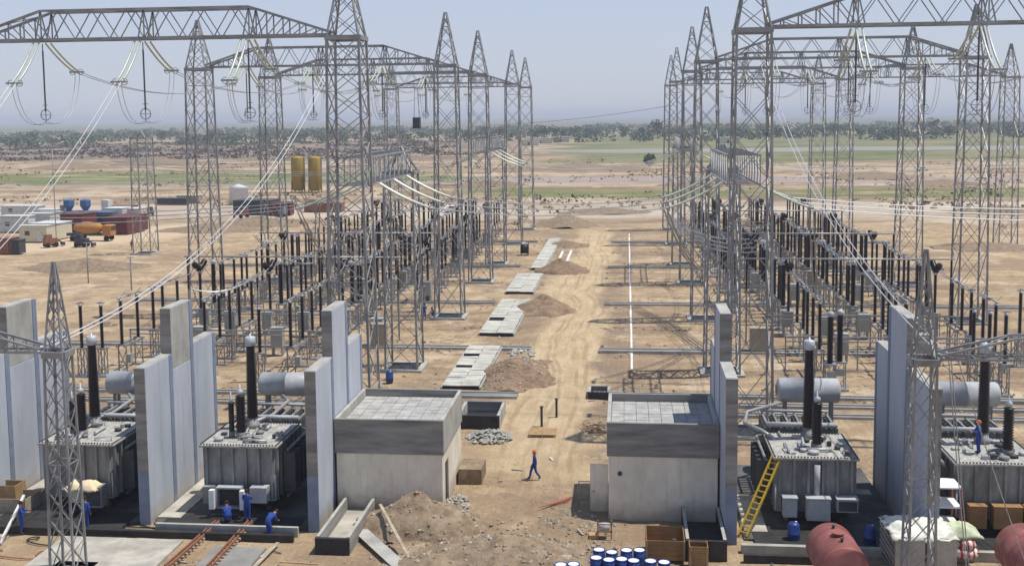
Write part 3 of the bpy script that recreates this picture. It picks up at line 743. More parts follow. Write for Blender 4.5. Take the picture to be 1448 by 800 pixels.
# kiosks
kq = MB().box(-.75, .75, -.5, .5, 0, 2.2).box(-.8, .8, -.55, .55, 2.2, 2.28)
KME = kq.mesh('body', 'kiosk'); KDR = MB().box(-.7, -.02, -.53, -.5, .12, 2.1).mesh('door', 'kiosk'); KDR2 = MB().box(.02, .7, -.53, -.5, .12, 2.1).mesh('door', 'kiosk')
KB = MB().box(-.85, .85, -.6, .6, -.25, .04).mesh('plinth', 'concrete')
for i, (u, v, lb) in enumerate([(536, 490, 'beige control kiosk just left of the near bus column'), (602, 425, 'beige control kiosk behind the second left column'), (1072, 497, 'beige kiosk right of the nearest right tower'), (646, 372, 'small beige kiosk among the far left towers'), (670, 345, 'farthest beige kiosk on the left side of the road')]):
    x, y = gp(u, v); t = empty('control_kiosk', (x, y, 0), lb, 'kiosk', 'beige control kiosks')
    link('body', KME, t); link('door', KDR, t); link('door', KDR2, t); link('plinth', KB, t)
for i, (x, y) in enumerate([(-39.8, 96), (-32.3, 96), (-24, 101), (18.8, 96), (25.8, 96), (18.8, 104), (26.2, 103.5), (-32.2, 104), (-39.8, 104), (19, 124), (26, 124), (-32, 126)]):
    t = empty('marshalling_cabinet', (x, y, 0), 'grey-green cabinet on legs', 'cabinet', 'grey-green cabinets on legs')
    side = 'left' if x < 0 else 'right'
    rowtxt = 'front' if y < 100 else ('middle' if y < 110 else 'back')
    t['label'] = f'grey-green cabinet on legs, {side} yard, {rowtxt} rank, ' + {-39.8: 'outer gap', -32.3: 'inner gap', -32.2: 'inner gap', -24: 'beside the road towers', 18.8: 'inner gap', 25.8: 'outer gap', 26.2: 'outer gap', 19: 'inner gap', 26: 'outer gap', -32: 'inner gap'}[x]
    link('body', MB().box(-.55, .55, -.4, .4, .7, 2.5).box(-.6, .6, -.45, .45, 2.5, 2.56).mesh('body', 'kiosk_grey'), t)
    for sx in (-.45, .45): link('leg', MB().box(sx-.06, sx+.06, -.3, .3, -.1, .7).mesh('leg', 'steel'), t)

# ------------------------------------------------------------------ firewalls
def panel_mesh(T, y0, y1, z1, mt, split=None):
    q = MB()
    if split: q.box(-T/2, T/2, y0, y1, -.3, split, 0); q.box(-T/2+.004, T/2-.004, y0, y1, split, z1, 1)
    else: q.box(-T/2, T/2, y0, y1, -.3, z1, 0)
    return q
def bevel(o, w_=.03):
    b_ = o.modifiers.new('bevel', 'BEVEL'); b_.width = w_; b_.segments = 2; b_.limit_method = 'ANGLE'
def firewall(x, ys, zs, label, T=.62, unpainted=None, post_out=.05):
    """ys: panel boundaries near to far; zs: panel tops"""
    t = empty('firewall', (x, ys[0], 0), label, 'fire wall', 'painted concrete firewalls between the transformers')
    for i, z in enumerate(zs):
        a, c = ys[i]-ys[0], ys[i+1]-ys[0]
        q = panel_mesh(T, a+.02, c-.42, z, 'wall_blue', 7.7 if unpainted == i else None)
        o = link('panel', q.mesh('panel', ['wall_blue', 'concrete']), t); bevel(o)
        if i == 0:
            o['label'] = 'front wall panel with a raw concrete end face'
            # raw concrete nose of the wall
            e = MB().box(-T/2+.01, T/2-.01, a-.02, a+.02, 2.9, z-.02); link('end_face', e.mesh('end_face', 'concrete_dark'), t)
            e = MB().box(-T/2+.01, T/2-.01, a-.02, a+.02, -.2, 2.9-.004); link('end_face', e.mesh('end_face', 'joint'), t)
        else:
            zl = zs[i-1]
            if z > zl+.1:
                e = MB().box(-T/2+.01, T/2-.01, a-.02, a+.02, zl+.05, z-.02); link('end_face', e.mesh('end_face', 'concrete_dark'), t)
        pz = z if (i == len(zs)-1 or zs[i+1] < z) else z
        p = MB().box(-T/2-post_out+.03, T/2+post_out-.03, c-.42, c, -.3, pz-.03)
        o = link('joint_post', p.mesh('joint_post', 'joint'), t)
        cp = MB().box(-T/2+.015, T/2-.015, a+.05, c-.1, z+.002, z+.02); link('top_cap', cp.mesh('top_cap', 'concrete'), t)
    return t
ZW, ZT = 8.6, 11.2
firewall(-35.4-.31, [54.4, 57.7, 60.8, 64.2], [ZW, ZT, ZW], 'pale blue concrete firewall at the left edge, behind the lattice column', unpainted=1)
firewall(-25.66-.31, [54.3, 57.8, 60.8, 64.2], [ZW, ZT, ZW], 'pale blue firewall with a bare concrete top, between the two left transformers', unpainted=1)
firewall(-16.25-.31, [54.2, 57.6, 60.8, 64.1], [ZW, ZT, ZW], 'pale blue stepped firewall standing against the left concrete building')
firewall(4.95+.31, [54.0, 57.8, 61.0, 63.8], [ZW, ZT, ZW], 'shaded blue-grey stepped firewall against the right concrete building')
xw, yw = gp(1240, 560, 0)
firewall(14.45+.31, [52.6, 57.0, 60.8, 63.8], [ZW, ZT, ZW], 'shaded blue-grey firewall standing between the two right transformers')

# ------------------------------------------------------------------ control buildings
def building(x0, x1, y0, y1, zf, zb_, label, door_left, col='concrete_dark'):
    xm, ym = (x0+x1)/2, (y0+y1)/2; hx, hy = (x1-x0)/2, (y1-y0)/2
    t = empty('control_building', (xm, ym, 0), label, 'building', 'small concrete control buildings')
    i = .09
    wl = MB(); wl.box(-hx+i, hx-i, -hy+i, -hy+i+.25, -.4, zb_-.003); link('wall', wl.mesh('wall', 'cream'), t)
    link('wall', MB().box(-hx+i, hx-i, hy-i-.25, hy-i, -.4, zb_-.003).mesh('wall', 'cream'), t)
    for s in (-1, 1):
        a, c = sorted((s*(hx-i), s*(hx-i-.25)))
        if (s < 0) == door_left:      # this side carries the doorway
            d0, d1 = -hy+1.0, -hy+2.1
            q = MB(); q.box(a, c, -hy+i+.252, d0, -.4, zb_-.003); q.box(a, c, d1, hy-i-.252, -.4, zb_-.003); q.box(a, c, d0+.002, d1-.002, 2.5, zb_-.003)
            link('wall', q.mesh('wall', 'cream'), t)
            link('doorway', MB().box(*sorted((a*.96, c*.96)), d0, d1, -.05, 2.5).mesh('doorway', 'black'), t)
        else: link('wall', MB().box(a, c, -hy+i+.252, hy-i-.252, -.4, zb_-.003).mesh('wall', 'cream'), t)
    tp = .2
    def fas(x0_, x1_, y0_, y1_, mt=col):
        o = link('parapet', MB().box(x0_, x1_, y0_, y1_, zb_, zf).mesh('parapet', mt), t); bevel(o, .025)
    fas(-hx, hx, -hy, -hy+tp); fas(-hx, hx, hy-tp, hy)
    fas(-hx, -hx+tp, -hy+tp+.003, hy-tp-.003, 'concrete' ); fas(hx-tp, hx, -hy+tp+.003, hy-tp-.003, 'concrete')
    roof = link('roof', MB().box(-hx+tp, hx-tp, -hy+tp, hy-tp, zb_+.1, zf-.5).mesh('roof', 'joint'), t)
    nx_, ny_ = 8, 9; W = 2*hx-2*tp-.04; D = 2*hy-2*tp-.04
    for a in range(nx_):
        for c in range(ny_):
            q = MB().box(0, W/nx_-.035, 0, D/ny_-.035, 0, .035+random.uniform(0, .012))
            link('roof_tile', q.mesh('roof_tile', 'roof_tile'), roof, (-hx+tp+.02+a*W/nx_+.017, -hy+tp+.02+c*D/ny_+.017, zf-.5), (random.uniform(-.002, .002), random.uniform(-.002, .002), 0))
    return t
bl = building(-16.2, -10.05, 57.25, 64.1, 5.2, 3.25, 'concrete control building on the left of the road, front in cream render', False)
br_ = building(-1.07, 4.92, 56.85, 63.2, 5.4, 3.55, 'concrete control building on the right of the road with an open door', True)
o = link('door', MB().box(-.98, 0, -.05, .05, .1, 2.75).box(-.93, -.06, -.065, -.051, .2, 2.65).mesh('door', 'cream'), br_, (-3.0+.07-.02, -2.1, 0)); o['label'] = 'open cream metal door leaf'
link('handle', MB().bar((-.85, -.12, 1.25), (-.72, -.12, 1.25), .03).bar((-.85, -.12, 1.25), (-.85, -.06, 1.25), .03).mesh('handle', 'dark_grey'), o)
link('wall_light', MB().lathe([(.05, -.14), (.12, -.1), (.12, 0)], (0, 0, 0), 8, axis='Y').mesh('wall_light', 'dark_grey'), br_, (-2.3, -3.09, 2.6))

# ------------------------------------------------------------------ transformers
def transformer(xl, y0, ztop, hvx, mvx, label, mirror, kind):
    W, D = 3.95, 4.1; zb_ = .75
    t = empty('power_transformer', (xl+W/2, y0, 0), label, 'transformer', 'grey power transformers')
    x0, x1 = -W/2, W/2
    tank = link('tank', MB().box(x0, x1, 0, D, zb_, ztop-.12).mesh('tank', 'paint_grey'), t); bevel(tank, .04)
    for i in range(6):
        xx = x0+.12+i*(W-.24)/5
        link('stiffener', MB().box(xx-.07, xx+.07, -.16, 0, zb_+.06, ztop-.16).mesh('stiffener', 'paint_grey'), tank)
    for sx in (x0, x1):
        for i in range(6):
            yy = .2+i*(D-.4)/5; a, c = sorted((sx, sx+(.16 if sx > 0 else -.16)))
            link('stiffener', MB().box(a, c, yy-.07, yy+.07, zb_+.06, ztop-.16).mesh('stiffener', 'paint_grey'), tank)
    cov = link('cover', MB().box(x0-.25, x1+.25, -.25, D+.2, ztop-.12, ztop).mesh('cover', 'cover'), t); bevel(cov, .02)
    # clutter on the cover
    rnd = random.Random(int(xl*10))
    bolts = MB()
    for i in range(26):
        xx = x0-.15+i*(W+.3)/25; bolts.box(xx-.035, xx+.035, -.2, -.13, ztop, ztop+.07); bolts.box(xx-.035, xx+.035, D+.05, D+.12, ztop, ztop+.07)
    for i in range(24):
        yy = -.1+i*D/23; bolts.box(x0-.2, x0-.13, yy-.035, yy+.035, ztop, ztop+.07); bolts.box(x1+.13, x1+.2, yy-.035, yy+.035, ztop, ztop+.07)
    link('cover_bolts', bolts.mesh('cover_bolts', 'dark_grey'), cov, kind='stuff')
    for i in range(7):
        r = rnd.uniform(.14, .32); xx, yy = rnd.uniform(x0+.3, x1-.3), rnd.uniform(.3, D-.4)
        link('manhole', MB().lathe([(r, 0), (r, .1), (r*1.15, .1), (r*1.15, .17), (r*.3, .2)], (xx, yy, ztop), 10).mesh('manhole', rnd.choice(['paint_lgrey', 'paint_grey', 'dark_grey'])), cov)
    for i in range(9):
        xx, yy = rnd.uniform(x0+.2, x1-.4), rnd.uniform(.15, D-.5); an = rnd.choice([0, 1])
        a = (xx, yy, ztop+.14); c = (xx+(rnd.uniform(.5, 1.4) if an else 0), yy+(0 if an else rnd.uniform(.5, 1.4)), ztop+rnd.choice([.14, .3])); c = (min(c[0], x1), min(c[1], D), c[2])
        q = MB().tube([(a[0], a[1], ztop), a, c, (c[0], c[1], ztop)], rnd.choice([.04, .06, .09]), 6); link('cover_pipe', q.mesh('cover_pipe', rnd.choice(['paint_lgrey', 'paint_grey', 'steel_light'])), cov)
    # lifting lugs, flat boxes
    for i in range(6):
        xx, yy = rnd.uniform(x0+.2, x1-.4), rnd.uniform(.2, D-.5); a = rnd.uniform(.15, .4)
        link('junction_box', MB().box(xx, xx+a, yy, yy+a*.8, ztop, ztop+rnd.uniform(.1, .3)).mesh('junction_box', rnd.choice(['paint_lgrey', 'dark_grey', 'cover'])), cov)
    # plinth, wheels
    link('base_frame', MB().box(x0+.3, x1-.3, .15, D-.1, .42, zb_).mesh('base_frame', 'black'), t)
    for sx in (x0+.55, x1-.55):
        for yy in (.5, D-.6):
            link('wheel', MB().lathe([(.12, -.09), (.21, -.09), (.21, .05), (.25, .06), (.25, .09), (.12, .09)], (sx, yy, .25), 12, axis='X').mesh('wheel', 'rust'), t)
    # bushings
    hv = link('high_voltage_bushing', MB().lathe([(.42, ztop), (.42, ztop+.25), (.3, ztop+.28), (.3, ztop+.62)], n=12).mesh('high_voltage_bushing', 'paint_grey'), t, (hvx-xl-W/2, 3.3 if not mirror else 3.5, 0))
    hv.data.transform(Matrix.Translation((0, 0, 0)))
    q = MB(); P = []; n_ = 34; l0, l1 = ztop+.62, 8.75
    for i in range(n_):
        z = l0+(l1-l0)*i/n_; k = 1-.22*i/n_; P += [(.27*k, z), (.35*k, z+.055), (.27*k, z+.11)]
    q.lathe(P, n=10); hb_ = link('porcelain', q.mesh('porcelain', 'brown'), hv)
    link('top_cap', MB().lathe([(.24, l1-.01), (.29, l1+.02), (.3, l1+.5), (.2, l1+.54), (.05, l1+.52), (.04, l1+.7)], n=12).mesh('top_cap', 'cap'), hv)
    for dx in (0, -.55) if not mirror else (0,):
        z1 = 6.35 if dx == 0 else 5.9; r = 1 if dx == 0 else .6
        mv = link('medium_voltage_bushing', MB().lathe([(.3*r, ztop), (.3*r, ztop+.3), (.2*r, ztop+.34)], n=10).mesh('medium_voltage_bushing', 'paint_grey'), t, (mvx-xl-W/2+dx, 1.4, 0))
        P = []
        for i in range(16):
            z = ztop+.34+(z1-ztop-.34)*i/16; P += [(.21*r, z), (.3*r, z+.05), (.21*r, z+.1)]
        link('porcelain', MB().lathe(P, n=9).mesh('porcelain', 'brown'), mv)
        link('top_cap', MB().lathe([(.1*r, z1), (.19*r, z1+.05), (.17*r, z1+.25), (.04, z1+.32), (.03, z1+.6)], n=9).mesh('top_cap', 'cap'), mv)
    # radiator bank behind and along the side
    for i in range(7):
        xx = x0+.1+i*(W-.2)/6
        rd = MB()
        for k in range(7): rd.box(xx-.2, xx+.2, D+.75+k*.42, D+.82+k*.42, 1.0, 3.9)
        rd.bar((xx, D+.6, 3.98), (xx, D+3.5, 3.98), .11); rd.bar((xx, D+.6, 1.06), (xx, D+3.5, 1.06), .11)
        link('radiator', rd.mesh('radiator', 'paint_grey'), t)
    hd = MB(); hd.tube([(x0, D+.55, 4.15), (x1, D+.55, 4.15)], .14, 8); hd.tube([(x0, D+3.4, 4.15), (x1, D+3.4, 4.15)], .09, 8); hd.tube([(x0, D+.55, 1.2), (x1, D+.55, 1.2)], .12, 8)
    link('header_pipe', hd.mesh('header_pipe', 'paint_lgrey'), t)
    for i in range(4):
        xx = x0+.5+i*(W-1)/3
        link('fan', MB().lathe([(.32, 0), (.32, .22), (.08, .22)], (xx, D+.35, 1.6), 10, axis='Y').mesh('fan', 'dark_grey'), t)
    sx = x1 if not mirror else x0; sg = 1 if not mirror else -1
    for i in range(5):
        yy = .7+i*.75
        a, c = sorted((sx+sg*.3, sx+sg*.95))
        link('side_radiator', MB().box(a, c, yy, yy+.1, 1.1, 3.3).box(a, c, yy+.22, yy+.3, 1.1, 3.3).mesh('side_radiator', 'dark_grey'), t)
    link('oil_pipe', MB().tube([(sx+sg*.6, .5, 3.5), (sx+sg*.6, D+.3, 3.5), (sx+sg*.2, D+.55, 3.5)], .08, 7).mesh('oil_pipe', 'paint_grey'), t)
    link('oil_pipe', MB().tube([(sx+sg*.6, .4, .95), (sx+sg*.6, D+.3, .95)], .1, 7).mesh('oil_pipe', 'dark_grey'), t)
    link('drain_pipe', MB().tube([(sx+sg*.12, -.25, 2.3), (sx+sg*.12, -.25, .9), (sx-sg*.3, -.25, .9)], .05, 6).mesh('drain_pipe', 'paint_lgrey'), t)
    # conservator on posts
    cx0 = -W/2+((.1 if kind == 'open' else -.6) if not mirror else 1.15); L_ = 3.75
    cy = D+4.9; cz = 5.05
    cs = link('conservator', MB().lathe([(.1, 0), (.5, .02), (.68, .08), (.74, .16), (.74, L_*.48), (.755, L_*.48), (.755, L_*.5), (.74, L_*.5), (.74, L_-.16), (.68, L_-.08), (.5, L_-.02), (.1, L_)], (cx0, cy, cz), 24, axis='X').mesh('conservator', 'paint_lgrey'), t)
    link('flange', MB().lathe([(.3, -.06), (.3, 0)], (cx0, cy, cz), 12, axis='X').mesh('flange', 'paint_grey'), cs)
    for k in (.5, L_-.5):
        link('post', MB().box(cx0+k-.08, cx0+k+.08, cy-.35, cy-.2, .1, cz-.55).box(cx0+k-.08, cx0+k+.08, cy+.2, cy+.35, .1, cz-.55).mesh('post', 'paint_grey'), cs)
    px_ = cx0+L_*.62 if not mirror else cx0-.7
    link('conservator_pipe', MB().tube([(cx0+L_*.4, cy-.5, cz-.5), (px_, cy-1.6, 4.4), (px_-.3, D+1.2, 4.1), (px_-.9, D-.6, ztop+.25), (px_-1.0, D-.8, ztop)] if not mirror else
         [(cx0+.3, cy-.6, cz-.6), (x0-.9, cy-2.6, 4.35), (x0-1.15, D+1.2, 4.0), (x0-.4, D-.4, 4.05), (x0+.3, D-1.2, ztop)], .11, 8).mesh('conservator_pipe', 'steel_light'), t)
    # front cabinets
    if kind == 'open':
        c = link('cabinet', MB().box(-1.05, .35, -.55, -.5, .65, 1.75).box(-1.05, .35, -.95, -.55, 1.7, 1.78).box(-1.05, -.99, -.95, -.55, .65, 1.7).box(.29, .35, -.95, -.55, .65, 1.7).box(-1.05, .35, -.95, -.55, .6, .65).mesh('cabinet', 'paint_lgrey'), t, label='open control cabinet')
        link('door', MB().box(-1.35, -1.07, -1.25, -.95, .65, 1.7).mesh('door', 'white'), c); link('door', MB().box(.38, .62, -1.25, -.95, .65, 1.7).mesh('door', 'white'), c)
        link('interior', MB().box(-.97, .27, -.6, -.56, .68, 1.68).mesh('interior', 'black'), c)
        link('cabinet', MB().box(.8, 1.75, -.8, -.2, .9, 1.75).mesh('cabinet', 'paint_lgrey'), t)
        link('cabinet', MB().box(-1.9, -1.25, -.7, -.2, .75, 1.7).mesh('cabinet', 'paint_grey'), t)
    elif kind == 'closed':
        for a, c, z0, z1 in ((-1.75, -1.05, .75, 1.75), (-.55, .65, .6, 1.75), (1.0, 2.05, 1.1, 1.75)):
            k = link('cabinet', MB().box(a, c, -.85, -.2, z0, z1).box(a-.04, c+.04, -.9, -.2, z1, z1+.05).mesh('cabinet', 'paint_lgrey'), t)
            link('door', MB().box(a+.06, c-.06, -.875, -.852, z0+.06, z1-.08).mesh('door', 'paint_lgrey' if a != 1.0 else 'dark_grey'), k)
        link('pipe', MB().tube([(.05, -.25, 1.8), (.05, -.25, 3.4)], .16, 8).mesh('pipe', 'paint_lgrey'), t)
    elif kind == 'brown':
        for a, c in ((-1.6, -.75), (-.4, 1.0), (1.15, 2.0)):
            link('cabinet', MB().box(a, c, -.85, -.2, .55, 1.7).box(a-.03, c+.03, -.9, -.2, 1.7, 1.74).mesh('cabinet', 'ply'), t)
    else:
        link('cabinet', MB().box(-.1, .5, -.7, -.2, .7, 1.7).mesh('cabinet', 'cream'), t)
        k = link('cabinet', MB().box(.5, 1.8, -.95, -.2, .55, 1.7).mesh('cabinet', 'paint_grey'), t)
        link('door', MB().box(.6, 1.7, -.99, -.952, .65, 1.55).mesh('door', 'dark_grey'), k)
    return t
transformer(-32.55, 56.0, 3.9, -31.2, -31.0, 'grey transformer behind the left lattice column, yellow cloth on its cabinet', False, 'left')
transformer(-23.3, 56.3, 3.9, -21.7, -21.7, 'grey transformer between the two left blue firewalls, with workers at its open cabinet', False, 'open')
transformer(7.95, 56.9, 3.75, 10.1, 10.2, 'grey transformer right of the road with the yellow ladder against it', True, 'closed')
transformer(17.1, 56.6, 3.75, 19.4, 20.0, 'grey transformer at the right edge with brown boxes and a worker on top', True, 'brown')

# concrete pads and low bund walls round the transformers
def slab(name, x0, x1, y0, y1, z0, z1, mt, label, cat, group=None):
    o = link(name, MB().box(-(x1-x0)/2, (x1-x0)/2, -(y1-y0)/2, (y1-y0)/2, z0, z1).mesh(name, mt), None, ((x0+x1)/2, (y0+y1)/2, 0))
    o['label'] = label; o['category'] = cat
    if group: o['group'] = group
    return o
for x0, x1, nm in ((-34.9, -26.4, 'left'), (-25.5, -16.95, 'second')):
    slab('transformer_pad', x0, x1, 54.3, 66.5, -.3, .1, 'pad_shade', f'shade-painted concrete pad under the {nm} transformer from the left', 'concrete pad')
    slab('bund_floor', x0+.5, x1-.5, 53.2, 55.6, -.2, .14, 'black', f'black bitumen pit strip in front of the {nm} transformer from the left', 'bund')
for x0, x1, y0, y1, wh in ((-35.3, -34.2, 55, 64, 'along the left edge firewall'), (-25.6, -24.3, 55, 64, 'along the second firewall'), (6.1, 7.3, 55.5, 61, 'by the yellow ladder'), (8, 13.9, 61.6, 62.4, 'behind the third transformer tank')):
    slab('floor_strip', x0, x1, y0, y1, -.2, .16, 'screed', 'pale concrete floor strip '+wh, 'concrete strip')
slab('bund_wall', -36.5, -17.2, 52.55, 52.8, -.4, .32, 'black', 'long black low bund wall in front of the two left transformers', 'bund wall')
slab('bund_wall', -25.0, -17.2, 53.4, 53.6, -.4, .42, 'concrete', 'grey concrete bund kerb just before the second transformer from the left', 'bund wall')
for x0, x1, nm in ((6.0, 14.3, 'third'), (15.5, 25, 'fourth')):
    slab('transformer_pad', x0, x1, 54.6, 66.5, -.3, .1, 'pad_shade', f'shade-painted concrete pad under the {nm} transformer from the left', 'concrete pad')
    slab('bund_floor', x0+.5, x1-.5, 53.4, 56.2, -.2, .14, 'black', f'black bitumen pit strip in front of the {nm} transformer from the left', 'bund')
slab('bund_wall', 5.7, 24, 53.0, 53.3, -.4, .4, 'concrete', 'long bund wall with a pale top before the two right transformers', 'bund wall')
slab('bund_wall', 5.7, 11, 51.9, 52.15, -.4, .35, 'black', 'short black bund wall nearest the camera on the right', 'bund wall')
slab('foundation_slab', -29.4, -22.9, 46, 52.1, -.3, .12, 'screed', 'large pale concrete slab in the left foreground', 'concrete slab')

# rail tracks toward the transformer
for i, (u0, u1) in enumerate(((308, 236), (354, 296))):
    a = gp(u0, 742); c = gp(u1, 806)
    t = empty('rail_track', (a[0], a[1], 0), f'{("left", "right")[i]} rusty rail track leading up to the open transformer', 'rail track', 'rusty rail tracks')
    dx, dy = c[0]-a[0], c[1]-a[1]; ln = math.hypot(dx, dy); ux, uy = dx/ln, dy/ln; nx_, ny_ = -uy, ux
    for s in (-.11, .11): link('rail', MB().bar((nx_*s, ny_*s, .22), (dx+nx_*s, dy+ny_*s, .22), .07, .14).mesh('rail', 'rust'), t)
    k = int(ln/.38)
    for j in range(k):
        d = (j+.5)*ln/k; link('sleeper', MB().bar((ux*d-nx_*.24, uy*d-ny_*.24, .1), (ux*d+nx_*.24, uy*d+ny_*.24, .1), .13, .1).mesh('sleeper', 'oldwood'), t)
x0, y0 = gp(290, 800); x1, y1 = gp(390, 765)
slab('dark_slab', -21.0, -18.3, 48.6, 51.6, -.3, .06, 'concrete_dark', 'dark grey slab lying between the two rail tracks', 'concrete slab')

# U-shaped cable troughs in front of the buildings
def trough(x, y0, y1, wd, z, label, mt='concrete', mtf='black', skew=0):
    t = empty('cable_trough', (x, y0, 0), label, 'cable trough', 'concrete cable troughs')
    l = y1-y0; h = wd/2
    sh = lambda a, b_, c: (a+skew*b_, b_, c)
    for s in (-1, 1):
        a, c = sorted((s*h, s*(h-.18)))
        link('side_wall', MB().box(a, c, .2, l, -.3, z).xform(sh).mesh('side_wall', 'concrete_dark' if mt != 'black' else 'black'), t)
        link('coping', MB().box(a+.01, c-.01, .2, l, z, z+.02).xform(sh).mesh('coping', 'concrete'), t)
    link('end_wall', MB().box(-h, h, 0, .198, -.3, z-.01).mesh('end_wall', 'black'), t)
    link('bottom', MB().box(-h+.18, h-.18, .2, l, -.2, .12).xform(sh).mesh('bottom', 'screed' if mt != 'black' else 'black'), t)
    return t
a = gp(469, 778, .8)
trough(-14.75, 51.2, 57.1, 1.75, .8, 'open concrete cable trough in front of the left building', skew=.0)
trough(3.9, 52.0, 56.7, 2.0, .95, 'dark open cable trough in front of the right building', 'black')

# ------------------------------------------------------------------ cable trenches, cover slabs, kerbs
def trench(x, y0, y1, wd, label, pitch=1.0, cols=2, miss=.06, skew=0):
    t = empty('cable_trench', (x, y0, 0), label, 'cable trench', 'covered cable trenches beside the road')
    l = y1-y0
    link('trench_floor', MB().box(-wd/2, wd/2, 0, l, -.3, .09).mesh('trench_floor', 'black'), t)
    for s in (-1, 1): a, c = sorted((s*wd/2, s*(wd/2+.14))); link('trench_wall', MB().box(a, c, 0, l, -.3, .2).mesh('trench_wall', 'concrete'), t)
    n_ = int(l/pitch); cw_ = wd/cols
    ms = [MB().box(-cw_/2+.02, cw_/2-.02, -pitch/2+.02, pitch/2-.02, .22, .31).mesh('cover_slab', 'slab') for _ in range(1)]
    for i in range(n_):
        for j in range(cols):
            if random.random() < miss: continue
            link('cover_slab', ms[0], t, (-wd/2+cw_*(j+.5)+random.uniform(-.03, .03), (i+.5)*pitch+random.uniform(-.02, .02), random.uniform(-.02, .03)), (random.uniform(-.008, .008), random.uniform(-.015, .015), random.uniform(-.012, .012)))
    return t
trench(-13.3, 84.2, 99.6, 3.0, 'nearest covered stretch of pale trench slabs left of the road', .9)
trench(-13.0, 105.6, 126, 3.4, 'second covered stretch of pale trench slabs left of the road', 1.05)
trench(-13.2, 131, 147, 3.4, 'third covered stretch of pale trench slabs left of the road', 1.3, 2, .0)
trench(-12.6, 152, 190, 2.0, 'long narrow far stretch of pale trench slabs left of the road', 1.6, 1, .0)
for i, (x, y0, y1) in enumerate(((-10.2, 155, 172), (-8.9, 155, 173))):
    slab('kerb_strip', x-.18, x+.18, y0, y1, -.2, .22, 'lime', f'{("left", "right")[i]} of two short white kerb strips beside the far trench', 'kerb', 'white kerb strips')
def cross_trench(x0, x1, y, label, w_=.7, deep=.0):
    t = empty('cross_trench', ((x0+x1)/2, y, 0), label, 'cable trench', 'narrow trenches crossing the yard'); h = (x1-x0)/2
    link('trench_wall', MB().box(-h, h, -w_/2-.14, -w_/2, -.3, .17).mesh('trench_wall', 'concrete'), t)
    link('trench_wall', MB().box(-h, h, w_/2, w_/2+.14, -.3, .17).mesh('trench_wall', 'concrete'), t)
    link('trench_floor', MB().box(-h, h, -w_/2, w_/2, -.3, .06).mesh('trench_floor', 'concrete_dark'), t)
for i, y in enumerate((99.2, 124.2, 155, 186)):
    cross_trench(-2.6, 44, y, f'{ORD[i]} narrow trench crossing the right yard, counted from the camera', 1.0)
    cross_trench(-60, -15.4 if i else -9, y+.4, f'{ORD[i]} narrow trench crossing the left yard, counted from the camera', .9)
for i, (y, x0, x1) in enumerate(((83.3, -2.6, 46), (80.7, 4, 46), (78.0, 5, 46))):
    cross_trench(x0, x1, y, f'{ORD[i]} of three dark trenches behind the right transformers, from the far side', .55)
cross_trench(-13.5, -8.5, 82.4, 'short open trench just behind the left building', 1.2)
for i, (y, x0, x1) in enumerate(((82.0, -60, -20.5), (79.2, -60, -20.5))):
    cross_trench(x0, x1, y, f'{("far", "near")[i]} trench running behind the left firewalls', .55)
# open black concrete pit behind the left building
def pit(x0, x1, y0, y1, z, label, fill):
    t = empty('concrete_pit', ((x0+x1)/2, y0, 0), label, 'concrete pit', 'open concrete pits'); h = (x1-x0)/2; d = y1-y0
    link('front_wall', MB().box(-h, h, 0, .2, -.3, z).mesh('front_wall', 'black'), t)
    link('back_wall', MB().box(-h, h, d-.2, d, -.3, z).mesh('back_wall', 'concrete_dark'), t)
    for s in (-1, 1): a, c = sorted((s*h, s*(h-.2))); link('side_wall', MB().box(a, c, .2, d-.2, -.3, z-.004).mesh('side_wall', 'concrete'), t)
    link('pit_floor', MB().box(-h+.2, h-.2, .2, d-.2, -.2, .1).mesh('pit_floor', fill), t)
pit(-11.9, -8.9, 73.5, 77.5, .9, 'open black concrete pit beside the left building', 'black')
pit(-3.0, -1.3, 82.0, 84.2, .5, 'small grey concrete pit behind the right building', 'black')
# white lime line
a = gp(893, 522); b_ = gp(891, 330)
me = MB(); n_ = 60
vs = []
for i in range(n_+1):
    y = lerp(a[1], b_[1], i/n_); x = .45+.03*noise.noise(Vector((y*.2, 0, 0))); z = relief(x, y)
    wd = .1*(1+.8*noise.noise(Vector((y*1.3, 5, 0)))); vs += [(x-wd, y, max(z, relief(x-wd, y))+.05), (x+wd, y, max(z, relief(x+wd, y))+.05)]
me.add(vs, [(2*i, 2*i+1, 2*i+3, 2*i+2) for i in range(n_)])
link('marking_line', me.mesh('marking_line', 'lime'), kind='structure')

# ------------------------------------------------------------------ earth mounds, rubble
MSTONES = []
def mound(x, y, rx, ry, h, mt, label, seed):
    n_ = 46; vs = []; R = []
    q = MB()
    for j in range(n_+1):
        for i in range(n_+1):
            a, c = -1+2*i/n_, -1+2*j/n_
            d = math.hypot(a, c); nn = noise.noise(Vector((a*1.6+seed, c*1.6, 0)))*.35+noise.noise(Vector((a*4.5, c*4.5+seed, 2)))*.16+noise.noise(Vector((a*11, c*11+seed, 5)))*.06
            e = max(0, 1-d*(1+nn*.8)); hz = h*(e**.85)*(1+nn)
            vs.append((a*rx*1.15, c*ry*1.15, hz-.14 if e <= 0 else hz-.05))
    q.add(vs, [(j*(n_+1)+i, j*(n_+1)+i+1, (j+1)*(n_+1)+i+1, (j+1)*(n_+1)+i) for j in range(n_) for i in range(n_)], 0, True)
    rs = random.Random(seed); z0 = relief(x, y)
    if y < 90:
        for _ in range(int(260*rx*ry/4)):
            vv = rs.choice(vs)
            if vv[2] > .02: MSTONES.append((x+vv[0], y+vv[1], z0+vv[2]+.01, rs.choice([.03, .04, .05, .06, .09, .16])))
    o = link('dirt_mound', q.mesh('dirt_mound', mt), None, (x, y, relief(x, y)))
    o['label'] = label; o['category'] = 'dirt mound'; o['group'] = 'earth mounds'
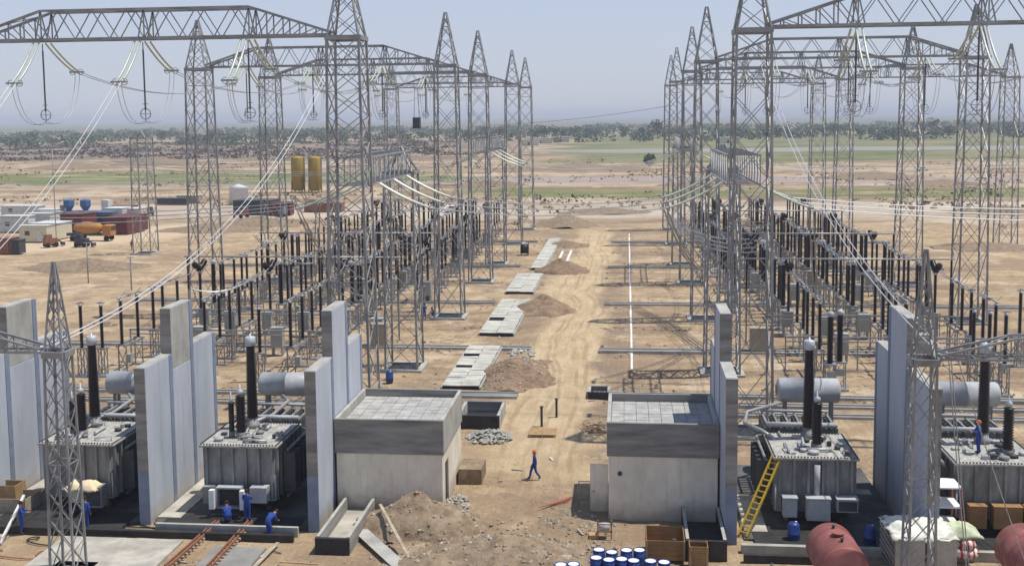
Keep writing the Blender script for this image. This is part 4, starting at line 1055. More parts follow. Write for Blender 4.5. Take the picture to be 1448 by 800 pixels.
x, y = gp(575, 735, .5); mound(-10.9, 55.4, 3.3, 2.1, 1.9, 'mound', 'brown earth mound piled against the front of the left building', 1)
mound(-6.2, 51.7, 4.0, 2.3, 1.1, 'mound', 'broad low earth mound in the centre foreground', 2)
mound(-9.6, 50.2, 2.0, 1.6, .7, 'mound', 'low earth mound left of centre at the bottom edge', 3)
mound(-3.2, 50.0, 2.4, 1.6, .8, 'mound', 'low earth mound beside the blue drums at the bottom edge', 4)
mound(-2.9, 56.5, 1.6, 1.6, .4, 'mound', 'small sandy mound before the right building corner', 6)
for i, (u, v, rx, ry, h, mt) in enumerate([(730, 530, 3.0, 5.0, 1.7, 'mound2'), (768, 438, 3.2, 4.0, 1.9, 'mound2'), (795, 383, 3.4, 3.6, 1.9, 'mound2'), (800, 318, 6.0, 6.0, 2.2, 'mound'), (800, 347, 3.5, 3.5, .9, 'mound2'), (845, 340, 1, 1, .1, 'mound')][:5]):
    x, y = gp(u, v); mound(x, y, rx, ry, h, mt, f'{ORD[i]} dug earth mound beside the pale trench slabs, from the camera', 10+i)
for i, (u, v, rx, ry, h) in enumerate([(485, 372, 4, 3, .8), (120, 378, 9, 5, 1.6), (300, 325, 9, 6, 1.5), (365, 318, 9, 5, 2), (1270, 430, 4, 3, .6), (1400, 350, 8, 5, 1.0), (100, 375, 6, 4, 1)]):
    x, y = gp(u, v); mound(x, y, rx, ry, h, 'mound', f'low spoil heap out in the {"left" if u < 724 else "right"} yard, ' + ['by the first cross trench', 'below the site camp', 'right of the camp track', 'beside the white water tank', 'behind the shaded firewall', 'near the far right tower', 'left end of the camp spoil'][i], 30+i)
# stones: scattered, nobody would count them
rk = MB(); rnd = random.Random(3)
def stone(q, x, y, z, s, rnd):
    n6 = []
    for (a, c, d) in ((1, 0, 0), (0, 1, 0), (-1, 0, 0), (0, -1, 0), (0, 0, 1), (0, 0, -.6)):
        k = s*rnd.uniform(.6, 1.25); n6.append((x+a*k+rnd.uniform(-.2, .2)*s, y+c*k+rnd.uniform(-.2, .2)*s, z+d*k*.7))
    q.add(n6, [(0, 1, 4), (1, 2, 4), (2, 3, 4), (3, 0, 4), (1, 0, 5), (2, 1, 5), (3, 2, 5), (0, 3, 5)], rnd.choice([0, 1, 1]))
for _ in range(5200):
    y = 45+rnd.random()**1.7*120; x = rnd.uniform(-34, 30)
    if noise.noise(Vector((x*.22, y*.12, 9))) < -.02: continue
    if -8.2 < x < -3.8 and y > 66: continue
    stone(rk, x, y, relief(x, y)+.02, rnd.uniform(.025, .075)*(1.5 if rnd.random() < .07 else 1), rnd)
for _ in range(420):
    x, y = rnd.gauss(-6.5, 3.5), rnd.gauss(52.5, 2.6); stone(rk, x, y, relief(x, y)+.05, rnd.uniform(.05, .14), rnd)
for (x, y, z, s_) in MSTONES: stone(rk, x, y, z, s_, rnd)
link('gravel', rk.mesh('gravel', ['rock', 'clod']), kind='stuff')
cl = MB()
for yy_, y2_ in ((81, 84.5), (98, 101), (109, 110), (123, 126.5), (138, 140), (153.5, 158), (170, 173), (185, 190)):
    for _ in range(620):
        x = rnd.uniform(-58, 42)
        if -10.5 < x < -2.4: continue
        y = rnd.gauss((yy_+y2_)/2, (y2_-yy_)*.45)
        if noise.noise(Vector((x*.18, y*.3, 3))) < -.05: continue
        stone(cl, x, y, relief(x, y)+.03, rnd.uniform(.06, .26), rnd)
link('dirt_clods', cl.mesh('dirt_clods', ['mound2', 'clod']), kind='stuff')
lt = MB()
for _ in range(420):
    y = 47+rnd.random()**1.4*110; x = rnd.uniform(-32, 30)
    if -9 < x < -3 and y > 68 or (y < 67 and (x < -9.5 or x > -2.2)) and not y < 52.5: continue
    l_ = rnd.uniform(.12, .8); an = rnd.uniform(0, PI); z = relief(x, y)+.05
    lt.bar((x, y, z), (x+l_*math.cos(an), y+l_*math.sin(an), z+rnd.uniform(0, .05)), rnd.uniform(.04, .16), .03, rnd.choice([0, 0, 1, 2]))
link('litter', lt.mesh('litter', ['oldwood', 'dark_grey', 'slab']), kind='stuff')
def pile(name, x, y, rx, ry, h, n_, s, mts, label, cat, seed):
    q = MB(); r_ = random.Random(seed)
    for _ in range(n_):
        a = r_.random()*2*PI; d = math.sqrt(r_.random()); hh_ = h*(1-d)*r_.random()
        stone(q, rx*d*math.cos(a), ry*d*math.sin(a), hh_, s*r_.uniform(.5, 1.3), r_)
    o = link(name, q.mesh(name, mts), None, (x, y, 0)); o['label'] = label; o['category'] = cat; o['kind'] = 'stuff'
x, y = gp(692, 618); pile('rubble', x, y, 1.6, 1.3, .7, 260, .17, ['roof_tile', 'concrete'], 'heap of grey broken concrete beside the black pit', 'rubble', 4)
x, y = gp(645, 712); pile('rubble', x, y, .7, 1.4, .5, 120, .16, ['screed', 'rock'], 'pale rubble at the corner of the left building', 'rubble', 5)
x, y = gp(735, 502); pile('rubble', x, y, 1.5, 2.5, .3, 70, .2, ['slab', 'concrete'], 'broken pale slabs beside the nearest trench stretch', 'rubble', 6)

# ------------------------------------------------------------------ people
def person(x, y, z, rz, pose, label, cap=None, sc=1.0, suit='blue'):
    """skeleton -> skin -> one continuous body mesh, coloured by region"""
    P = {'pel': (0, 0, .95), 'wst': (0, .01, 1.10), 'chs': (0, .01, 1.34), 'nck': (0, .01, 1.49), 'hd0': (0, 0, 1.56), 'hd1': (0, -.01, 1.72)}
    for s, k in ((-1, 'l'), (1, 'r')):
        P['hp'+k] = (.10*s, 0, .92); P['kn'+k] = (.11*s, -.02, .50); P['an'+k] = (.115*s, .02, .09); P['to'+k] = (.125*s, -.15, .04)
        P['sh'+k] = (.19*s, .01, 1.42); P['el'+k] = (.25*s, .03, 1.13); P['wr'+k] = (.26*s, -.06, .88); P['pm'+k] = (.26*s, -.08, .80)
    P.update({k: tuple(v) for k, v in pose.items()})
    E_ = [('pel', 'wst'), ('wst', 'chs'), ('chs', 'nck'), ('nck', 'hd0'), ('hd0', 'hd1')]
    for k in 'lr': E_ += [('pel', 'hp'+k), ('hp'+k, 'kn'+k), ('kn'+k, 'an'+k), ('an'+k, 'to'+k), ('chs', 'sh'+k), ('sh'+k, 'el'+k), ('el'+k, 'wr'+k), ('wr'+k, 'pm'+k)]
    RAD = {'pel': (.16, .12), 'wst': (.15, .11), 'chs': (.17, .12), 'nck': (.06, .06), 'hd0': (.08, .09), 'hd1': (.085, .095), 'hp': (.1, .1), 'kn': (.07, .07), 'an': (.055, .055), 'to': (.045, .04), 'sh': (.075, .075), 'el': (.052, .052), 'wr': (.035, .035), 'pm': (.036, .022)}
    # fingers: short chains rooted in the palm
    for k, s in (('l', -1), ('r', 1)):
        pm = Vector(P['pm'+k]); d = (pm-Vector(P['wr'+k])).normalized(); sd = d.cross(Vector((1, .2, .1))).normalized()
        for f in range(4):
            b0 = pm+sd*(f-1.5)*.019; ln = (.075, .085, .08, .06)[f]
            P[f'f{k}{f}a'] = tuple(b0+d*ln*.5); P[f'f{k}{f}b'] = tuple(b0+d*ln+Vector((-.012*s, -.01, 0))); E_ += [('pm'+k, f'f{k}{f}a'), (f'f{k}{f}a', f'f{k}{f}b')]
        b0 = pm-d*.03+sd*-.035; P[f'f{k}ta'] = tuple(b0); P[f'f{k}tb'] = tuple(b0+d*.04-sd*.02); E_ += [('pm'+k, f'f{k}ta'), (f'f{k}ta', f'f{k}tb')]
    names = list(P); idx = {n_: i for i, n_ in enumerate(names)}
    me = bpy.data.meshes.new('sk'); me.from_pydata([P[n_] for n_ in names], [(idx[a], idx[c]) for a, c in E_], [])
    o = bpy.data.objects.new('sk', me); COL.objects.link(o)
    md = o.modifiers.new('skin', 'SKIN'); md.use_smooth_shade = True
    for n_, sv in zip(names, me.skin_vertices[0].data):
        r = RAD.get(n_) or RAD.get(n_[:2]) or (.009, .009); sv.radius = (r[0]*1.12, r[1]*1.15) if n_[0] != 'f' else r
        sv.use_root = n_ == 'pel'
    ss = o.modifiers.new('sub', 'SUBSURF'); ss.levels = 1; ss.render_levels = 1
    dg = bpy.context.evaluated_depsgraph_get(); ev = o.evaluated_get(dg); bm_ = bpy.data.meshes.new_from_object(ev)
    bpy.data.objects.remove(o)
    for q in (suit, 'skin', 'boot'): bm_.materials.append(M[q])
    V = {n_: Vector(P[n_]) for n_ in names}
    segs = [(V[a], V[c], 2 if a[:2] == 'an' else (1 if a[:2] in ('wr', 'pm') or a[0] == 'f' or a in ('nck', 'hd0') else 0)) for a, c in E_]
    for pl in bm_.polygons:
        c = Vector(pl.center); best = 9; mi = 0
        for a, d, m_ in segs:
            ab = d-a; tt = max(0, min(1, (c-a).dot(ab)/max(1e-9, ab.length_squared))); ds = (a+ab*tt-c).length
            if ds < best: best = ds; mi = m_
        pl.material_index = mi; pl.use_smooth = True
    bm_.name = 'person'
    t = link('person', bm_, None, (x, y, z), (0, 0, rz)); t.scale = (sc, sc, sc)
    t['label'] = label; t['category'] = 'person'; t['group'] = 'workers in blue coveralls'
    hc = (V['hd0']+V['hd1'])/2; ax = (V['hd1']-V['hd0']).normalized()
    q = MB(); q.lathe([(.0, .125), (.06, .118), (.1, .07), (.112, .0), (.105, -.04)] [::-1], (0, .012, .055), 10)
    if cap: q.lathe([(.15, .0), (.15, .012)], (0, -.01, .055), 10)
    R_ = ax.to_track_quat('Z', 'Y').to_matrix()
    q.v = [tuple(hc+R_ @ Vector(p)) for p in q.v]
    link('hard_hat' if cap else 'hair', q.mesh('hair', cap or 'hair'), t)
    f = MB(); f.box(-.013, .013, -.122, -.09, -.035, .015); f.box(-.012, .012, -.118, -.1, .01, .02)
    for s in (-1, 1): f.lathe([(.005, -.02), (.02, -.01), (.02, .01), (.005, .02)], (s*.098, 0, -.005), 6)
    f.v = [tuple(hc+R_ @ Vector(p)) for p in f.v]; link('nose_and_ears', f.mesh('nose_and_ears', 'skin'), t)
    e = MB()
    for s in (-1, 1): e.box(s*.035-.012, s*.035+.012, -.103, -.09, .012, .024)
    e.box(-.025, .025, -.104, -.09, -.062, -.054); e.v = [tuple(hc+R_ @ Vector(p)) for p in e.v]; link('eyes_and_mouth', e.mesh('eyes_and_mouth', 'hair'), t)
    return t
walk = dict(knl=(-.11, -.2, .53), anl=(-.11, -.28, .1), tol=(-.12, -.43, .06), knr=(.11, .06, .5), anr=(.11, .33, .14), tor=(.12, .2, .04), ell=(-.25, .12, 1.14), wrl=(-.25, .16, .9), pml=(-.25, .15, .82), elr=(.25, -.05, 1.14), wrr=(.24, -.22, .95), pmr=(.24, -.26, .88))
reach = dict(ell=(-.24, -.12, 1.2), wrl=(-.16, -.36, 1.18), pml=(-.15, -.44, 1.19), elr=(.24, -.12, 1.2), wrr=(.16, -.36, 1.22), pmr=(.15, -.44, 1.23))
crouch = {'pel': (0, .12, .36), 'wst': (0, .04, .5), 'chs': (0, -.1, .7), 'nck': (0, -.18, .82), 'hd0': (0, -.22, .88), 'hd1': (0, -.27, 1.02)}
for s, k in ((-1, 'l'), (1, 'r')):
    crouch.update({'hp'+k: (.11*s, .1, .34), 'kn'+k: (.17*s, -.3, .46), 'an'+k: (.14*s, -.02, .09), 'to'+k: (.15*s, -.18, .04), 'sh'+k: (.19*s, -.12, .76), 'el'+k: (.24*s, -.32, .56), 'wr'+k: (.12*s, -.5, .45), 'pm'+k: (.1*s, -.57, .42)})
bend = {'pel': (0, .1, .9), 'wst': (0, .02, 1.03), 'chs': (0, -.2, 1.16), 'nck': (0, -.34, 1.2), 'hd0': (0, -.41, 1.2), 'hd1': (0, -.53, 1.26), 'hpl': (-.1, .1, .87), 'hpr': (.1, .1, .87), 'shl': (-.19, -.24, 1.18), 'shr': (.19, -.24, 1.18), 'ell': (-.22, -.32, .92), 'elr': (.22, -.32, .92), 'wrl': (-.12, -.5, .8), 'wrr': (.12, -.5, .8), 'pml': (-.1, -.58, .78), 'pmr': (.1, -.58, .78)}
x, y = gp(756, 677); person(x, y, relief(x, y)+.02, -PI/2+.25, walk, 'worker in blue coveralls and orange cap walking across the open middle ground', 'orange_cap')
x, y = gp(31, 753); person(x, y, relief(x, y)+.02, PI/2+.4, reach, 'worker in blue coveralls standing by the wooden crate at the left edge')
x, y = gp(322, 738, .14); person(x, y, .15, PI+.5, crouch, 'worker in blue crouching at the head of the left rail track')
x, y = gp(350, 737, .14); person(x, y, .15, PI+.1, reach, 'worker in blue standing at the open transformer cabinet')
x, y = gp(385, 757); person(-18.6, 53.0, .42*0, PI-.5, bend, 'worker in blue bending over at the bund kerb by the second transformer')
person(18.55, 58.1, 3.76, -PI/2, reach, 'worker in blue with orange cap standing on top of the right transformer', 'orange_cap')
x, y = gp(600, 452); person(x, y, .0, .3, reach, 'left of two workers in blue beside the second left tower base')
x, y = gp(592, 446); person(x-.4, y+.5, .0, 2.3, {}, 'right-hand worker in blue half hidden behind the short bus column')
x, y = gp(614, 448); person(x, y, .0, -1, crouch, 'worker in blue crouching next to the second left tower base')
x, y = gp(187, 354); person(x, y, .0, .5, walk, 'distant dark-clothed person on the camp track at the left', suit='maroon')
x, y = gp(118, 742); person(-28.9, 53.4, .0, PI, {}, 'worker in blue standing behind the left lattice column')
person(22.3, 55.0, .1, 2.6, {}, 'worker in blue half hidden behind the right red tank')

# ------------------------------------------------------------------ foreground lattice gantries
def fg_column(x, y, zb, zp, label):
    return build_tower('lattice_column', x, y, zb, zp, label, 'slim lattice columns in the foreground', True, hw0=.6, hw1=.45, key='fg', cat='lattice column', lw=.1, bw=.05, ztip=.05,
                       levels=[.1, 1.5, 2.9, 4.2, 5.5, 6.8, 8.1, 9.4, zb, zb+.9, zb+1.8, zb+2.7, zb+3.5])
lx = vy(82, 500, FY)[0]; rx = vy(1306, 505, FY)[0]
fg_column(lx, FY, 10.8, 15.2, 'slim lattice column rising in the left foreground')
fg_column(rx, FY, 11.0, 15.9, 'slim lattice column rising in the right foreground')
build_beam(lx-19, lx-.6, FY, 10.65, 'low lattice beam leaving the left foreground column', True, .95, .1, .05, 'low foreground beams', hy=.42, tap=3.2, pitch=1.5)
build_beam(rx+.6, rx+19, FY, 10.9, 'low lattice beam leaving the right foreground column', True, .95, .1, .05, 'low foreground beams', hy=.42, tap=3.2, pitch=1.5)
# insulator in the white clamp and drop wires from the right beam
for i, (u0, v0, u1, v1) in enumerate([(1343, 530, 1372, 840), (1354, 560, 1470, 850)]):
    a = vy(u0, v0, FY); c = vy(u1, v1, FY-.6)
    wires('drop_wire', (a[0], FY, 11.0), (c[0], FY-.6, max(.1, c[1])), .25, f'{("left twin", "right single")[i]} wire hanging from the right foreground beam', twin=i == 0, r=.025, gap=.35, group='drop wires from the foreground beam')

# ------------------------------------------------------------------ loose things in the foreground
def drum(x, y, lb, k='white', h=.88, r=.29):
    t = empty('steel_drum', (x, y, relief(x, y)+.03), lb, 'drum', 'blue and white drums')
    q = MB().lathe([(r, 0), (r, h*.32), (r+.012, h*.34), (r, h*.36), (r, h*.64), (r+.012, h*.66), (r, h*.68), (r, h)], n=20); link('body', q.mesh('body', 'bluedrum'), t)
    link('lid', MB().lathe([(r-.035, h-.01), (r-.035, h+.012)], n=20).mesh('lid', k), t)
    link('rim', MB().lathe([(r-.03, h-.005), (r+.014, h-.005), (r+.014, h+.03), (r-.03, h+.03)], n=20, caps=False).mesh('rim', 'bluedrum'), t)
DR = [(847, 777, 'back row, first from the left'), (865, 779, 'back row, second from the left'), (886, 777, 'back row, third from the left'), (904, 776, 'back row, fourth from the left'), (843, 789, 'middle row, first from the left'), (861, 791, 'middle row, second from the left'), (879, 790, 'middle row, third from the left'), (896, 791, 'middle row, fourth from the left'), (920, 791, 'middle row, fifth from the left'), (939, 792, 'middle row, last on the right'), (793, 797, 'front left, outer one of two'), (811, 797, 'front left, inner one of two'), (838, 803, 'front row, first'), (856, 804, 'front row, second'), (874, 804, 'front row, third'), (892, 804, 'front row, fourth')]
for u, v, lb in DR:
    x, y = gp(u, v, .9); drum(x, y, f'blue drum with a white lid, {lb}')
for u, v, lb in ((551, 541, 'blue barrel standing before the near left bus column'), (1122, 765, 'blue barrel standing on the bund wall left of the red tank'), (1230, 770, 'dark blue barrel in shade behind the tarped crate')):
    x, y = gp(u, v); t = empty('barrel', (x, y, .02), lb, 'barrel', 'single blue barrels')
    link('body', MB().lathe([(.26, 0), (.31, .12), (.31, .4), (.33, .42), (.31, .44), (.31, .85), (.24, .97), (.1, 1.0)], n=16).mesh('body', 'bluedrum'), t)
    link('bung', MB().lathe([(.05, 1.0), (.05, 1.04)], (.12, 0, 0), 8).mesh('bung', 'white'), t)
def plank_box(x, y, w_, d, h, lb, mt='ply', rz=0, fill=True):
    t = empty('wooden_crate', (x, y, relief(x, y)+.02), lb, 'crate', 'wooden crates', rz)
    n_ = max(2, round(h/.28))
    for k in range(n_):
        z0, z1 = k*h/n_+.004, (k+1)*h/n_-.008
        for s in (-1, 1):
            a, c = sorted((s*d/2, s*(d/2-.04))); link('plank', MB().box(-w_/2, w_/2, a, c, z0, z1).mesh('plank', mt), t)
            a, c = sorted((s*w_/2, s*(w_/2-.04))); link('plank', MB().box(a, c, -d/2+.045, d/2-.045, z0, z1).mesh('plank', mt), t)
    for sx in (-1, 1):
        for sy in (-1, 1):
            a, c = sorted((sx*w_/2*1.005+sx*.002, sx*(w_/2-.1))); e, f = sorted((sy*(d/2+.002), sy*(d/2+.04))); link('batten', MB().box(a, c, e, f, 0, h+.01).mesh('batten', 'wood'), t)
    link('bottom', MB().box(-w_/2+.05, w_/2-.05, -d/2+.05, d/2-.05, .02, .1).mesh('bottom', 'ply'), t)
    return t
x, y = gp(941, 792); plank_box(x, y+.9, 1.9, 2.0, 1.0, 'open wooden crate of metal fittings between the drums and the trough')
for i in range(9):
    r = random.Random(40+i); xx, yy = x+r.uniform(-.6, .6), y+.9+r.uniform(-.6, .6)
    o = link('metal_fitting', MB().lathe([(.05, 0), (.05, .12), (.13, .13), (.13, .18), (.04, .2), (.04, .32), (.12, .33), (.12, .37)], n=8, axis=r.choice(['X', 'Y', 'Z'])).mesh('metal_fitting', r.choice(['cap', 'white', 'dark_grey'])), None, (xx, yy, .2+r.uniform(0, .25)))
    o['label'] = 'small flanged metal fitting in the open crate, ' + ('left' if xx < x-.2 else ('right' if xx > x+.2 else 'middle')) + (' front' if yy < y+.9 else ' back') + ' part'; o['category'] = 'metal fitting'; o['group'] = 'metal fittings in the crate'
x, y = gp(988, 803); plank_box(x, y+.3, .9, .7, 1.2, 'narrow upright plywood crate below the dark trough', 'ply')
x, y = gp(8, 728); plank_box(x-.1, y+.8, 2.6, 1.6, 1.0, 'weathered wooden crate at the left edge by the wall', 'oldwood')
x, y = gp(35, 722); plank_box(x-1.2, y+.6, 1.3, 1.0, 1.45, 'smaller wooden crate stacked behind the left edge crate', 'wood')
# small crate machine
x, y = gp(855, 760); t = empty('pump_set', (x, y, .05), 'small pump in a timber frame before the right building', 'pump')
for a in (-.35, .35):
    for c in (-.25, .25): link('frame_post', MB().box(a-.03, a+.03, c-.03, c+.03, 0, .8).mesh('frame_post', 'wood'), t)
link('frame_rail', MB().box(-.38, .38, -.28, -.22, .35, .42).box(-.38, .38, -.28, -.22, .74, .8).mesh('frame_rail', 'wood'), t)
link('motor', MB().lathe([(.1, -.3), (.2, -.28), (.22, 0), (.2, .25), (.08, .28)], (0, 0, .55), 10, axis='X').mesh('motor', 'cap'), t)
link('skid', MB().box(-.8, -.4, -.3, .25, -.05, .18).mesh('skid', 'wood'), t)
# red tanks
def red_tank(x, y, r, l, rz, lb, z0=.25):
    t = empty('storage_tank', (x, y, 0), lb, 'tank', 'red oxide tanks', rz)
    link('shell', MB().lathe([(r, 0), (r, l*.32), (r+.015, l*.32), (r+.015, l*.34), (r, l*.34), (r, l*.72), (r+.015, l*.72), (r+.015, l*.74), (r, l*.74), (r, l)], (0, 0, r+z0), 40, axis='Y').mesh('shell', 'redtank'), t)
    link('end_dish', MB().lathe([(.02, -.26), (r*.35, -.24), (r*.7, -.17), (r*.93, -.06), (r-.004, .0)], (0, 0, r+z0), 40, axis='Y').mesh('end_dish', 'redtank'), t)
    link('end_dish', MB().lathe([(r-.004, l), (r*.93, l+.06), (r*.7, l+.17), (.02, l+.26)], (0, 0, r+z0), 40, axis='Y').mesh('end_dish', 'redtank'), t)
    for k in (.8, l-.8): link('saddle', MB().box(-r*.8, r*.8, k-.12, k+.12, 0, z0+r*.35).mesh('saddle', 'dark_grey'), t)
    link('manhole', MB().lathe([(.25, r*2+z0-.04), (.25, r*2+z0+.12), (.3, r*2+z0+.12), (.3, r*2+z0+.17)], (0, l*.45, 0), 12).mesh('manhole', 'redtank'), t)
    for k in (.2, .75): link('nozzle', MB().lathe([(.06, r*2+z0-.04), (.06, r*2+z0+.14), (.1, r*2+z0+.14), (.1, r*2+z0+.18)], (0, l*k, 0), 8).mesh('nozzle', 'dark_grey'), t)
a = gp(1190, 768, 2.5); red_tank(a[0]+.12, a[1]-.2, 1.12, 2.9, .05, 'red oxide painted tank lying at the bottom, right of the road', .2)
a = gp(1465, 770, 2.5); red_tank(a[0]+.2, a[1]-.2, 1.2, 2.6, -.0, 'red oxide painted tank cut by the right edge', .2)
# ladder
a = (gp(1042, 738)[0], 57.5); t = empty('ladder', (5.95, 54.9, .15), 'yellow ladder leaning against the third transformer', 'ladder')
A = Vector((0, 0, 0)); B_ = Vector((2.0, 2.1, 3.65)); sdv = Vector((1, -.75, 0)).normalized()*.24
for s in (-1, 1): link('rail', MB().bar(A+sdv*s, B_+sdv*s, .09, .1).mesh('rail', 'yellow'), t)
for k in range(14):
    p = A.lerp(B_, (k+.5)/14); link('rung', MB().bar(p-sdv, p+sdv, .06).mesh('rung', 'yellow'), t)
# cloth on the left transformer cabinet
def cloth(x, y, z, wx_, wy_, mt, lb, cat, seed, amp=.16, drop=.35):
    n_ = 18; vs = []
    for j in range(n_+1):
        for i in range(n_+1):
            a, c = -1+2*i/n_, -1+2*j/n_; rr_ = max(abs(a), abs(c)*1.0)
            vs.append((a*wx_/2*(1+.12*noise.noise(Vector((c*3, seed, 1)))), c*wy_/2*(1+.12*noise.noise(Vector((a*3, seed, 4)))), amp*noise.noise(Vector((a*2.4+seed, c*2.4, 0)))+amp*.5*noise.noise(Vector((a*6+seed, c*6, 3)))-drop*max(0, rr_-.62)/.38))
    o = link(cat.replace(' ', '_'), MB_from(vs, n_, mt), None, (x, y, z)); o['label'] = lb; o['category'] = cat
    s = o.modifiers.new('thick', 'SOLIDIFY'); s.thickness = .02
def MB_from(vs, n_, mt):
    q = MB(); q.add(vs, [(j*(n_+1)+i, j*(n_+1)+i+1, (j+1)*(n_+1)+i+1, (j+1)*(n_+1)+i) for j in range(n_) for i in range(n_)], 0, True); return q.mesh('cloth', mt)
cloth(-29.9, 55.2, 1.95, 1.9, 1.1, 'cloth', 'crumpled yellow and pink cloth draped over the left transformer cabinet', 'cloth', 2)
# tarped stack in the right foreground
def block_stack(x0, x1, y0, y1, h, lb):
    t = empty('concrete_block', ((x0+x1)/2, y0, 0), lb, 'concrete block')
    hx = (x1-x0)/2
    for s, nm in ((-1, 'left'), (1, 'right')):
        a, c = (-hx, -.04) if s < 0 else (.04, hx)
        o = link('block', MB().box(a, c, 0, y1-y0, 0, h).mesh('block', 'screed'), t); bevel(o, .03)
    for k in range(7): link('slat', MB().box(-hx-.08, -hx-.02, .1, y1-y0, .1+k*h/7, .1+k*h/7+.16).mesh('slat', 'concrete_dark'), t)
p0 = gp(1248, 742+20, 2.0); 
block_stack(12.55, 15.35, 50.6, 53.4, 2.0, 'pale boxed stack behind the right foreground lattice column')
cloth(13.9, 51.9, 2.22, 3.1, 2.9, 'tarp', 'crumpled white tarpaulin lying over the pale boxed stack', 'tarpaulin', 5, .28, .3)
# rack with white shelves
x, y = 15.9, 56.0
t = empty('shelf_rack', (16.2, 55.4, 0), 'red-framed shelf rack with pale boards beside the fourth transformer', 'rack')
for a in (-.55, .55):
    for c in (-.5, .9): link('upright', MB().box(a-.04, a+.04, c-.04, c+.04, 0, 3.0).mesh('upright', 'rebar'), t)
for k, z in enumerate((.9, 1.9, 2.9)): link('shelf', MB().box(-.6, .6, -.55, .95, z, z+.07).mesh('shelf', 'white'), t)
# striped sacks with green sheet
x, y = gp(1362, 800); t = empty('sack_pile', (x, y+.5, 0), 'pile of red and white striped sacks under a pale green sheet', 'sack pile')
r = random.Random(5)
for k in range(9):
    a, c, z = r.uniform(-.7, .7), r.uniform(-.5, .8), .25+.4*(k//4)
    q = MB().lathe([(.05, -.45), (.3, -.36), (.36, 0), (.3, .36), (.05, .45)], (0, 0, 0), 10, axis='X'); an = r.uniform(-.5, .5)
    q.xform(lambda X, Y, Z: (X*math.cos(an)-Y*math.sin(an)+a, X*math.sin(an)+Y*math.cos(an)+c, Z*.75+z)); link('sack', q.mesh('sack', 'stripe'), t)
cloth(x-.1, y+.8, 1.75, 2.1, 1.6, 'tarp_green', 'pale green sheet spread over the striped sacks', 'sheet', 8, .15, .4)
# planks and poles lying near the left trough
for i, (u0, v0, u1, v1, wd, mt, lb) in enumerate([(538, 733, 580, 792, .16, 'oldwood', 'long thin pale plank lying on the mound'), (507, 748, 575, 806, .75, 'concrete', 'wide grey board lying on the ground right of the left trough'), (393, 768, 352, 806, .2, 'oldwood', 'plank lying beside the right rail track'), (395, 795, 450, 795, .12, 'wood', 'short timber batten below the left trough'), (0, 768, 34, 700, .12, 'lime', 'long white pole leaning by the worker at the left edge')]):
    a = gp(u0, v0, .35 if i == 0 else .1); c = gp(u1, v1, .2)
    z0, z1 = (1.15, .25) if i == 0 else ((.05, 1.4) if i == 4 else (.15, .12))
    if i == 4: c = gp(u1, v1, 1.4); a = gp(u0, v0, .05)
    o = link('plank' if i != 4 else 'pole', MB().bar((0, 0, 0), (c[0]-a[0], c[1]-a[1], z1-z0), wd, .05 if i != 4 else wd).mesh('plank', mt), None, (a[0], a[1], z0)); o['label'] = lb; o['category'] = 'plank' if i != 4 else 'pole'
# pallet with two posts
x, y = gp(768, 612); t = empty('pallet', (x, y, relief(x, y)), 'flat timber pallet lying on the road before two dark posts', 'pallet')
for k in range(6): link('plank', MB().box(-.95, .95, -.85+k*.29, -.85+k*.29+.25, .16, .2).mesh('plank', 'wood'), t)
for k in (-.8, 0, .8): link('bearer', MB().box(k-.06, k+.06, -.85, .85, 0, .158).mesh('bearer', 'oldwood'), t)
for i, (u, v) in enumerate(((766, 602), (787, 590))):
    x, y = gp(u, v); o = link('stub_post', MB().box(-.08, .08, -.08, .08, -.1, 1.35).box(-.12, .12, -.12, .12, 1.35, 1.42).mesh('stub_post', 'dark_grey'), None, (x, y, 0)); o['label'] = f'{("left", "right")[i]} of two short dark posts standing in the road by the pallet'; o['category'] = 'post'; o['group'] = 'short dark posts'
# timber scraps by the right building
x, y = gp(842, 607); t = empty('timber_pile', (x, y, 0), 'tangle of pale timber scraps behind the right building', 'timber pile'); r = random.Random(9)
for k in range(46):
    a = Vector((r.gauss(0, .7), r.gauss(0, .9), r.uniform(.03, .45))); an = r.uniform(0, PI); d = Vector((math.cos(an), math.sin(an), r.uniform(-.25, .25)))*r.uniform(.4, 1.0)
    link('scrap', MB().bar(a-d*.5, a+d*.5, .09, .035).mesh('scrap', 'oldwood' if r.random() < .3 else 'wood'), t)
# red pipes on ground
for i in range(5):
    a = gp(762+i*4, 718-i*1.2); c = gp(804+i*2, 709-i*1.6)
    o = link('red_pipe', MB().bar((0, 0, .05), (c[0]-a[0], c[1]-a[1], .07), .035).mesh('red_pipe', 'rebar'), None, (a[0], a[1], 0)); o['label'] = 'thin red pipe lying on the ground before the right building'; o['category'] = 'pipe'; o['group'] = 'thin red pipes on the ground'
# scaffold by the open door
x, y = gp(830, 716); t = empty('guard_frame', (x, y, 0), 'low grey tube frame beside the open door', 'guard frame')
for a in (-.45, .45): link('post', MB().bar((a, 0, 0), (a, 0, 1.5), .05).mesh('post', 'steel'), t)
for z in (.5, 1.0, 1.45): link('rail', MB().bar((-.45, 0, z), (.45, 0, z), .045).mesh('rail', 'steel'), t)
x, y = gp(777, 793); slab('timber_beam', x-1.1, x+1.1, y-.15, y+.15, 0, .3, 'oldwood', 'grey squared beam lying left of the blue drums', 'beam')
# tilted concrete face left of rubble (retaining block)
slab('earth_block', -10.0, -8.6, 62.0, 64.0, -.2, .9, 'mound', 'squared block of cut earth beside the left building', 'earth block')
# cable drum
x, y = gp(742, 360); t = empty('cable_drum', (x, y, 0), 'black cable drum lying beside the third left tower', 'cable drum')
link('core', MB().lathe([(.75, -.55), (.75, .55)], (0, 0, .95), 20, axis='X').mesh('core', 'plastic_dark'), t)
for s in (-.6, .56): link('flange', MB().lathe([(.95, s), (.95, s+.07)], (0, 0, .95), 24, axis='X').mesh('flange', 'dark_grey'), t)
